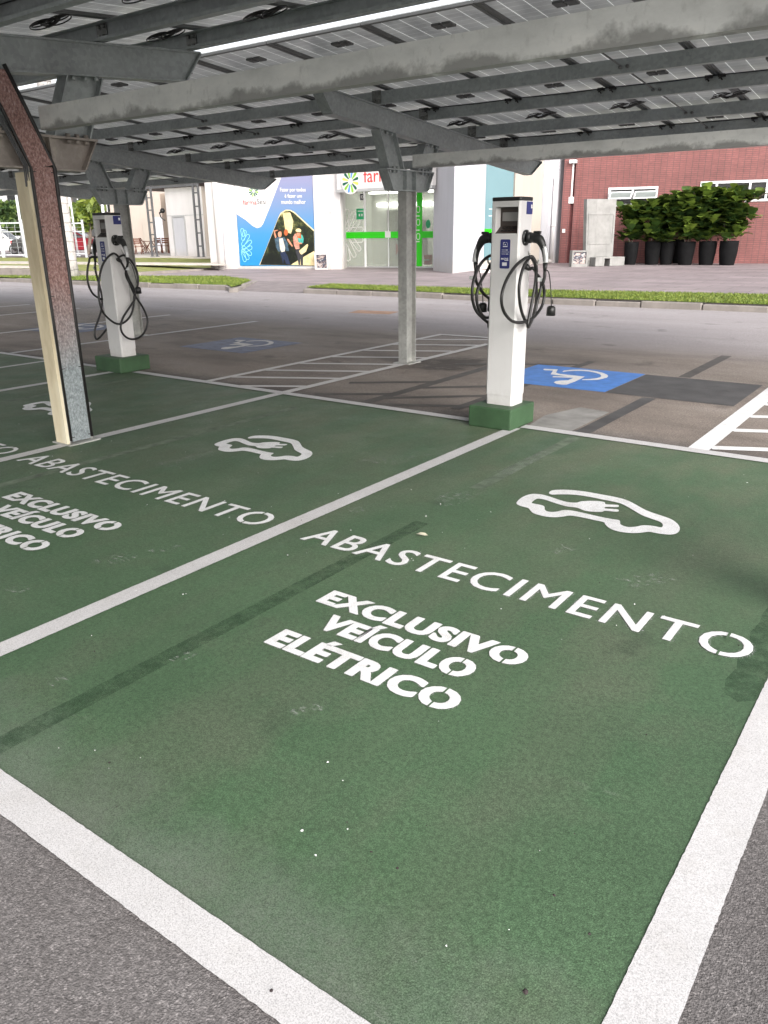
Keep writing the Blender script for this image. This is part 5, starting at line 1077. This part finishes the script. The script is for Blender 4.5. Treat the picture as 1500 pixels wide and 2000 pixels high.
fig(1230, 517, 394, 27, 42, .62, 'slim potted fig plant next to the concrete slab', -14)
fig(1272, 517, 388, 31, 43, .85, 'potted fig plant second from the concrete slab')
fig(1300, 517, 376, 28, 43, .85, 'potted fig plant third from the concrete slab', 4)
fig(1337, 517.5, 362, 32, 43, .95, 'tallest potted fig plant in the middle of the row', 14)
fig(1378, 517.5, 362, 33, 44, .95, 'potted fig plant right of the tallest one', 12)
fig(1419, 518, 362, 35, 45, .8, 'potted fig plant with bare pale stems near the right end of the row', 12)
fig(1442, 514, 372, 34, 52, .55, 'taller potted fig plant behind the right end of the row', -8, -.35)
fig(1322, 514, 380, 30, 44, .85, 'potted fig plant in the back row behind the tallest one', 4)
fig(1396, 514, 372, 32, 46, .9, 'potted fig plant in the back row against the brick wall', 6)

# ---------------------------------------------------------------- left background
z2 = C4(200, 340, 5.769); z1_ = C4(0, 340, 6.818)
sw = [((-260, 536), 522), ((0, 538), 524), ((70, 539), 526), ((136, 540), 529.5), ((276, 537.5), 531.5), ((392, 528.5), 525.5), ((446, 522.5), 520.5)]
mb = MB(); tops = []
for (p, ty) in sw:
    a = G3(*p); dr = ray(p[0], ty); t = ((a.x-CAM.x)**2+(a.y-CAM.y)**2)**.5/(dr.x**2+dr.y**2)**.5; tops.append((a, CAM.z+dr.z*t))
for (a, za), (b, zb_) in zip(tops[:-1], tops[1:]):
    u = (b-a); n = Vector((-u.y, u.x, 0)).normalized()*.3
    mb.mesh([a-Vector((0, 0, .05)), b-Vector((0, 0, .05)), Vector((b.x, b.y, zb_)), Vector((a.x, a.y, za)), a+n-Vector((0, 0, .05)), b+n-Vector((0, 0, .05)), Vector((b.x+n.x, b.y+n.y, zb_)), Vector((a.x+n.x, a.y+n.y, za))], [(0, 1, 2, 3), (3, 2, 6, 7), (5, 4, 7, 6)])
o = mb.build('stone_wall', MT['stone']); setp(o, 'low rough stone retaining wall in front of the left lawn', 'wall')
lz = .32
nearE = [(a.x-.1, a.y+.28, z-.03) for a, z in tops]; farE = [gp(446, 503, .2), gp(300, 503.5, lz), gp(0, 503, lz), gp(-260, 500, lz)]
lawn = nearE+[tuple(p) for p in farE]
mb = MB(); 
def lawn_z(x, y):
    best = min(range(len(nearE)), key=lambda i: (nearE[i][0]-x)**2+(nearE[i][1]-y)**2); return nearE[best][2]
mb.face([Vector(p) for p in lawn]); o = mb.build('lawn', simple('yellowish_lawn', L(.19, .2, .04), .8, 0, .35, 3, .6, 30)); setp(o, 'yellowish green lawn on the terrace left of the pharmacy', 'lawn', kind='stuff')  # yellowish green lawn colour with random variation
if o.data.polygons[0].normal.z < 0: o.data.flip_normals()
def tri_path(pts, z, name):
    P = [gp(x, y, z) for x, y in pts]; mb = MB(); n = [tuple(p) for p in P]; a = sum(n[i][0]*n[(i+1) % len(n)][1]-n[(i+1) % len(n)][0]*n[i][1] for i in range(len(n))); mb.prism(n, (0, 0, -.05)); o = mb.build(name, MT['pathlight']); o['kind'] = 'structure'
tri_path([(-200, 509), (60, 510.5), (440, 513.5), (440, 516), (60, 514), (-200, 512)], .36, 'path')
tri_path([(-200, 517), (80, 519), (80, 521), (-200, 519.5)], .42, 'path')
tri_path([(200, 503.5), (446, 503), (446, 500.5), (330, 488), (200, 488)], .3, 'terrace')
# white service building with doors
lb = empty('service_building', gp(413, 503.5, .2), 'low white service building with plain doors left of the pharmacy', 'building')
ZL = .2
LA_, LB_ = gp(336, 503.5, ZL), gp(404, 504.5, ZL); WLb = Wall(LA_, LB_); LC_ = gp(447, 503, ZL); WLc = Wall(LB_, LC_)
zt = WLb.loc(360, 366)[1]
mb = MB(); mb.wbox(WLb, -.1, 0, WLb.L, zt, -.3, 0); mb.build('wall', MT['wall_white'], lb); mb = MB(); mb.wbox(WLc, .301, 0, WLc.L+2.5, zt, -.3, 0); mb.wbox(WLc, .0, 0, .3, zt-.001, -.3, 0); mb.build('wall', MT['wall_beige'], lb)
mb = MB(); a = WLb.loc(*z2(785, 470)); b = WLb.loc(*z2(905, 470)); zd = a[1]; mb.wbox(WLb, a[0], ZL, a[0]+.08, zd, .001, .05); mb.wbox(WLb, a[0]+.08, zd-.08, b[0]+.2, zd, .001, .05); mb.wbox(WLb, b[0]+.12, ZL, b[0]+.2, zd-.08, .001, .05); df = mb.build('door_frame', MT['alu_pale'], lb)
mb = MB(); mb.wbox(WLb, a[0]+.081, ZL, b[0]+.119, zd-.081, .001, .02); mb.build('door', MT['wall_cool'], lb)
mb = MB(); zl = WLb.loc(360, 421)[1]; mb.wbox(WLb, -.1, zl, WLb.L-.001, zl+.03, .001, .01); mb.build('joint_strip', MT['inkgrey'], lb)
# recessed porch
RA, RB = gp(225, 490, .3), gp(330, 489, .3); WR = Wall(RA, RB)
zr = WR.loc(300, 372)[1]; mb = MB(); mb.wbox(WR, 0, 0, WR.L+1.5, zr+1.5, -.3, 0); mb.build('porch_wall', MT['wall_dim'], lb)
a = WR.loc(*z2(445, 500)); b = WR.loc(*z2(545, 500)); mb = MB(); mb.wbox(WR, a[0], .3, b[0], a[1], .001, .06); mb.build('porch_door', MT['wall_beige'], lb)
a = WR.loc(*z2(585, 485)); b = WR.loc(*z2(720, 485)); mb = MB(); mb.wbox(WR, a[0], .3, b[0], a[1], .001, .05); mb.build('porch_shutter', MT['wall_cool'], lb)
q = gp(330, 496, ZL); mb = MB(); mb.obox(Vector((q.x-.35, q.y, 0)), Vector((.7, .1, 0)), Vector((-.1, .6, 0)), Vector((0, 0, zt+.2))); mb.build('porch_pillar', MT['wall_peach'], lb)
mb = MB(); mb.wbox(WLb, -7, zt+.25, WLb.L+3, zt+.75, -7, .2); mb.build('roof', MT['brownfac'], lb); mb = MB(); mb.wbox(WLb, -6.5, zt+.02, WLb.L+.0, zt+.14, .21, .3); mb.build('gutter_rail', MT['steelgrey'], lb)
# ladder-like steel trellis posts
def trellis(px0, px1, pyb, tx0, tx1, pyt, label):
    A = gp(px0, pyb, ZL); B = gp(px1, pyb, ZL); W = Wall(A, B); r = empty('trellis_post', (A.x, A.y, ZL), label, 'trellis post', 'ladder-like trellis posts'); zt = W.loc(tx0, pyt)[1]
    mb = MB(); mb.wbox(W, 0, ZL, .085, zt, -.05, .05); mb.wbox(W, W.L-.085, ZL, W.L, zt, -.05, .05); mb.wbox(W, -.05, ZL-.1, W.L+.05, ZL+.12, -.1, .1); mb.build('upright', MT['steelgrey'], r); mb = MB(); k = 6
    for i in range(1, k): z = ZL+(zt-ZL)*i/k; mb.wbox(W, .086, z-.035, W.L-.086, z+.035, -.03, .03)
    mb.build('rung', MT['steelgrey'], r)
trellis(387, 399.5, 506, 375, 386, 350, 'grey ladder-like steel trellis post in front of the white service building')
trellis(297, 309, 505, 285, 294, 362, 'grey ladder-like steel trellis post by the wooden chairs')
mb = MB(); q = gp(312, 470, .3); 
# wall lamp on the trellis
W = Wall(gp(297, 505, ZL), gp(309, 505, ZL)); a = W.loc(303, 416); c = W.p(a[0]+.35, a[1], .1)
mb.tube([c, c+Vector((.25, 0, .05)), c+Vector((.4, -.1, .1))], [.04, .06, .14], 8); mb.tube([c, c+Vector((.1, 0, -.25)), c+Vector((.4, 0, -.4))], .03, 6); o = mb.build('spotlight', MT['black'], loc=tuple(c)); setp(o, 'black spotlight clamped to the left trellis post', 'spotlight')
# folding chairs and tables
def chair_mesh():
    r = empty('folding_chair', (0, 0, 0), 'dark red wooden folding chair on the terrace', 'chair', 'wooden folding chairs')
    mb = MB()
    for y in (-.2, .2): mb.tube([(-.22, y, 0), (.22, y, .5)], .03, 5); mb.tube([(.22, y, 0), (-.25, y, .95)], .03, 5)
    mb.build('leg', MT['wood'], r); mb = MB()
    for k in range(5): mb.box((-.2+k*.09, -.22, .44), (-.13+k*.09, .22, .47))
    mb.build('seat', MT['wood'], r); mb = MB()
    for k in range(3): mb.box((-.25+k*-.0, -.22, .62+k*.12), (-.22, .22, .70+k*.12))
    mb.build('backrest', MT['wood'], r); return r
def cptree(r, loc, rz, label):
    c = r.copy(); C.objects.link(c); c.location = loc; c.rotation_euler = (0, 0, rz); c['label'] = label
    for ch in r.children: d = ch.copy(); C.objects.link(d); d.parent = c
    return c
ch = chair_mesh()
spots = [((324, 494), 2.6, 'dark red wooden folding chair against the peach pillar'), ((283, 494), .6, 'dark red wooden folding chair left of the terrace table'), ((272, 496), 2.2, 'dark red wooden folding chair nearest the grey steel post'), ((310, 493), -.6, 'dark red wooden folding chair between the table and the right trellis upright')]
for i, (p, rz, lab) in enumerate(spots):
    P_ = gp(p[0], p[1], .32)
    if i == 0: ch.location = P_; ch.rotation_euler = (0, 0, rz); ch['label'] = lab; ch.scale = (1, 1, 1)
    else: cptree(ch, P_, rz, lab)
tb = empty('folding_table', gp(297, 494, .32), 'dark red wooden folding table among the chairs on the terrace', 'table')
mb = MB(); o_ = wloc(tb)
mb.box((o_.x-.4, o_.y-.4, o_.z+.72), (o_.x+.4, o_.y+.4, o_.z+.76)); mb.build('tabletop', MT['wood'], tb); mb = MB()
for y in (-.32, .32): mb.tube([(o_.x-.33, o_.y+y, o_.z), (o_.x+.33, o_.y+y, o_.z+.72)], .03, 5); mb.tube([(o_.x+.33, o_.y+y, o_.z), (o_.x-.33, o_.y+y, o_.z+.72)], .03, 5)
mb.build('leg', MT['wood'], tb)
# terracotta jar-like wrapped object against the beige wall
q = gp(438, 502, ZL); mb = MB(); mb.tube([(q.x, q.y, ZL), (q.x, q.y, ZL+.5), (q.x, q.y, ZL+1.1), (q.x, q.y, ZL+1.35)], [.12, .26, .4, .42], 12); o = mb.build('tapered_planter', simple('clay', L(.4, .25, .16), .7, 0, .3, 8), loc=(q.x, q.y, ZL)); setp(o, 'tapered clay coloured planter against the beige side wall', 'planter')

# palm trunk, trees
def frond(mb, c, az, ln, droop):
    pts = [c+Vector((math.cos(az)*ln*t, math.sin(az)*ln*t, ln*(.55*t-droop*t*t))) for t in [i/9 for i in range(10)]]; mb.tube(pts, [.03*(1-.8*i/9) for i in range(10)], 5)
    sd = Vector((-math.sin(az), math.cos(az), 0))
    for i in range(1, 10):
        for k in range(3):
            p = pts[i-1].lerp(pts[i], k/3)
            for s in (-1, 1):
                d = sd*s+Vector((math.cos(az)*.6, math.sin(az)*.6, -.35)); q = p+d*ln*.28*(1-.55*i/10); mb.face([p, p+Vector((0, 0, .03)), q, q-Vector((0, 0, .03))])
q = G3(139, 541); pt = empty('palm_tree', (q.x, q.y, ZP), 'palm with pale ringed trunk rising beside the near steel post', 'palm tree')
mb = MB(); mb.tube([(q.x, q.y, ZP), (q.x, q.y, ZP+.5), (q.x, q.y, 2.5), (q.x, q.y, 5), (q.x, q.y, 7.2)], [.30, .26, .245, .235, .22], 14); mb.build('trunk', MT['palm'], pt)
mb = MB()
for k in range(16): frond(mb, Vector((q.x, q.y, 7.2)), k*.393+random.uniform(-.15, .15), random.uniform(2.4, 3.0), random.uniform(.5, .95))
mb.build('crown', MT['leaf_dark'], pt)
def tree(px, pyf, zf, ctr_px, ctr_py, rx_px, ry_px, mat, label, n=1500, ls=.22):
    c = gp(px, pyf, zf); m = (c-CAM).dot(CF)/FPX; W = Wall(c, c+Vector((CR.x, CR.y, 0))); a, zc = W.loc(ctr_px, ctr_py); cc = W.p(a, zc); rx, rz = rx_px*m, ry_px*m
    r = empty('tree', (c.x, c.y, zf), label, 'tree', 'trees behind the fence'); rs = random.Random(int(px*7)); mb = MB(); mb.tube(catmull([c, c.lerp(cc, .5)+Vector((.1, .1, 0)), cc], 5), [.14-.009*i for i in range(11)], 8)
    for k in range(7): a = rs.uniform(0, 6.28); mb.tube([c.lerp(cc, .7), cc+Vector((math.cos(a)*rx*.6, math.sin(a)*rx*.6, rs.uniform(-.3, .6)*rz))], [.06, .02], 5)
    mb.build('trunk', MT['bark'], r); mb = MB(); cl = [Vector((rs.gauss(0, .42)*rx, rs.gauss(0, .42)*rx, rs.gauss(0, .42)*rz)) for _ in range(22)]
    for k in range(n):
        p = cc+rs.choice(cl)+Vector((rs.gauss(0, .17)*rx, rs.gauss(0, .17)*rx, rs.gauss(0, .15)*rz)); d = Vector((rs.gauss(0, 1), rs.gauss(0, 1), rs.gauss(0, .7))).normalized(); s = d.orthogonal().normalized(); L_ = ls*rs.uniform(.6, 1.3)
        mb.face([p-d*L_, p+s*L_*.45, p+d*L_, p-s*L_*.45])
    mb.build('crown', mat, r)
tree(172, 497, .3, 172, 420, 24, 30, MT['leaf_lime'], 'lime green tree beyond the wire fence next to the charging station', 1600, .3)
tree(20, 492, .3, 18, 425, 42, 30, MT['leaf_dark'], 'bushy dark green tree left of the steel post beyond the fence', 2200, .3)
tree(-60, 492, .3, -60, 425, 40, 40, MT['leaf_dark'], 'dark green tree at the far left beyond the fence', 900, .35)
# wire fence
def fence(x0, x1, yb, yt0, yt1, label):
    A = gp(x0, yb, lz); B = gp(x1, yb, lz); W = Wall(A, B); r = empty('fence_panel', (A.x, A.y, lz), label, 'fence', 'wire fence panels'); zt = (W.loc(x0, yt0)[1]+W.loc(x1, yt1)[1])/2
    mb = MB(); t = .09
    for s_ in (0, W.L-t): mb.wbox(W, s_, lz-.1, s_+t, zt+.15, -.05, .05)
    mb.build('post', MT['fencewire'], r); mb = MB(); mb.wbox(W, t, zt-.08, W.L-t, zt, -.04, .04); mb.wbox(W, t, lz+.08, W.L-t, lz+.16, -.04, .04); mb.wbox(W, t, lz+(zt-lz)*.72, W.L-t, lz+(zt-lz)*.72+.05, -.04, .04); mb.build('rail', MT['fencewire'], r)
    mb = MB(); k = int(W.L/.5)
    for i in range(1, k): mb.wbox(W, W.L*i/k-.004, lz+.1, W.L*i/k+.004, zt-.08, -.008, .008)
    for i in range(1, 7): z = lz+(zt-lz)*i/7; mb.wbox(W, t, z-.004, W.L-t, z+.004, .009, .02)
    mb.build('mesh', MT['fencewire'], r)
fence(-70, 8, 503, 445, 438, 'pale wire fence panel at the far left edge'); fence(8, 53, 502, 437, 431, 'pale wire fence panel in front of the white car'); fence(54, 138, 500.5, 436, 436, 'pale wire fence panel hidden behind the near steel post'); fence(138, 170, 499.5, 436, 433, 'pale wire fence panel in front of the dark red car')
def polep(px, pyb, pyt, tx, rad, label):
    A = gp(px, pyb, lz); W = Wall(A, A+Vector((CR.x, CR.y, 0))); zt = W.loc(tx, pyt)[1]; mb = MB(); mb.tube([(A.x, A.y, lz), (A.x, A.y, zt)], [rad, rad*.85], 10); mb.box((A.x-.12, A.y-.12, lz-.05), (A.x+.12, A.y+.12, lz+.03)); mb.tube([(A.x, A.y, zt), (A.x, A.y, zt+.06)], rad*1.4, 10); o = mb.build('pole', MT['fencewire'], loc=(A.x, A.y, lz)); setp(o, label, 'pole', 'pale poles')
polep(50, 500, 380, 34, .09, 'pale pole rising from the fence in front of the white car'); polep(140, 500, 378, 123, .11, 'pale pole close beside the ringed palm trunk'); polep(212, 500, 380, 198, .1, 'pale pole behind the left charging station'); polep(152, 499, 380, 137, .06, 'thin grey pole between the palm trunk and the lime tree')
# cars
def car(px, py, rz, paint, label, hood=1, suv=0):
    c = gp(px, py, lz); r = empty('parked_car', (0, 0, 0), label, 'car', 'parked cars'); h = 1.62 if suv else 1.46; mb = MB()
    prof = [(-2.15, .3), (-2.2, .62), (-2.1, .92), (-1.9, .98), (.95, .98), (1.7, .9), (2.1, .74), (2.18, .5), (2.12, .28), (1.75, .25), (-1.8, .25)]
    mb.prism([(x, -.84, z) for x, z in prof], (0, 1.68, 0)); mb.build('body', paint, r, bevel=.07)
    mb = MB(); cab = [(-2.0 if suv else -1.7, .97), (-1.75 if suv else -1.2, h-.04), (-1.2, h), (.1, h), (.35, h-.04), (1.05, .97)]; lo = [Vector((x, -.8, z)) for x, z in cab]; 
    L0 = [Vector((x, -.80 if z < 1 else -.64, z)) for x, z in cab]; R0 = [Vector((p.x, -p.y, p.z)) for p in L0]; n = len(cab)
    mb.mesh(L0+R0, [tuple(range(n)), tuple(range(2*n-1, n-1, -1))]+[((i+1) % n, i, n+i, n+(i+1) % n) for i in range(n)]); mb.build('cabin', paint, r, bevel=.05)
    for s in (-1, 1):
        for xa, xb, xc, xd in ((-1.75 if suv else -1.4, -.42, -.42, -1.55 if suv else -1.1), (-.34, .85, .28, -.34)):
            mb = MB(); y0, y1 = s*.803, s*.66; mb.face([(xa, y0, 1.02), (xb, y0, 1.02), (xc, y1, h-.1), (xd, y1, h-.1)]); mb.build('window', MT['glass_dark'], r)
        for x in (-1.32, 1.32):
            mb = MB(); mb.tube([(x, s*.66, .33), (x, s*.87, .33)], .33, 20); wh = mb.build('wheel', MT['tyre'], r); mb = MB(); mb.tube([(x, s*.871, .33), (x, s*.885, .33)], .22, 14); mb.cur = 1
            for k in range(5): a = k*1.257+.3; mb.tube([(x+.13*math.cos(a), s*.886, .33+.13*math.sin(a)), (x+.13*math.cos(a), s*.889, .33+.13*math.sin(a))], .045, 6)
            mb.build('rim', [MT['rim'], MT['tyre']], wh)
        mb = MB(); mb.box((-2.215, min(s*.55, s*.8), .7), (-2.12, max(s*.55, s*.8), .9)); mb.build('tail_lamp', MT['tail'], r); mb = MB(); mb.box((2.04, min(s*.5, s*.8), .6), (2.17, max(s*.5, s*.8), .72)); mb.build('headlight', MT['glass_dark'], r)
    mb = MB(); mb.face([(1.04, -.62, 1.0), (1.04, .62, 1.0), (.4, .54, h-.07), (.4, -.54, h-.07)]); mb.build('windscreen', MT['glass_dark'], r)
    r.location = c; r.rotation_euler = (0, 0, rz); return r
car(2, 497, .62, MT['car_white'], 'white parked car behind the left fence panels', suv=1); car(96, 496, .62+.3, MT['car_black'], 'black parked car mostly hidden behind the near steel post'); car(150, 496, .62, MT['car_red'], 'dark red parked car behind the fence near the palm trunk')
# far buildings
def far_block(x0, x1, yb, yt, mat, label, cols, rows, wmat, cat='building', top=None, d=0.0):
    A = gp(x0, yb, .3); B = gp(x1, yb, .3); W = Wall(A, B); zt = W.loc((x0+x1)/2, yt)[1]; r = empty('far_building', (A.x, A.y, .3), label, cat)
    mb = MB(); mb.wbox(W, 0, 0, W.L, zt, -8, 0); mb.build('wall', mat, r); mb = MB(); mb.wbox(W, -.2, zt+.001, W.L+.2, zt+.3, -8.2, .2); mb.build('roof', MT['wall_dim'], r)
    for i in range(cols):
        for j in range(rows):
            sw_ = W.L/cols; hz = (zt-1)/rows; mb = MB(); a0 = sw_*(i+.15); z0 = 1+hz*(j+.2); a1 = sw_*(i+.85); z1 = 1+hz*(j+.85); mb.wbox(W, a0, z0, a1, z1, .001, .04); mb.cur = 1; mb.wbox(W, a0-.08, z1, a1+.08, z1+.1, .001, .09); mb.wbox(W, (a0+a1)/2-.05, z0, (a0+a1)/2+.05, z1, .041, .06); mb.build('window', [wmat, MT['frame']], r)
far_block(-150, 72, 486, 300, MT['wall_far'], 'far white office building with dark windows at the left edge', 5, 3, MT['glass_dark'])
far_block(76, 262, 484, 330, MT['brownfac'], 'far brown building with rows of dark windows behind the palm trunk', 7, 3, MT['glass_dark'])
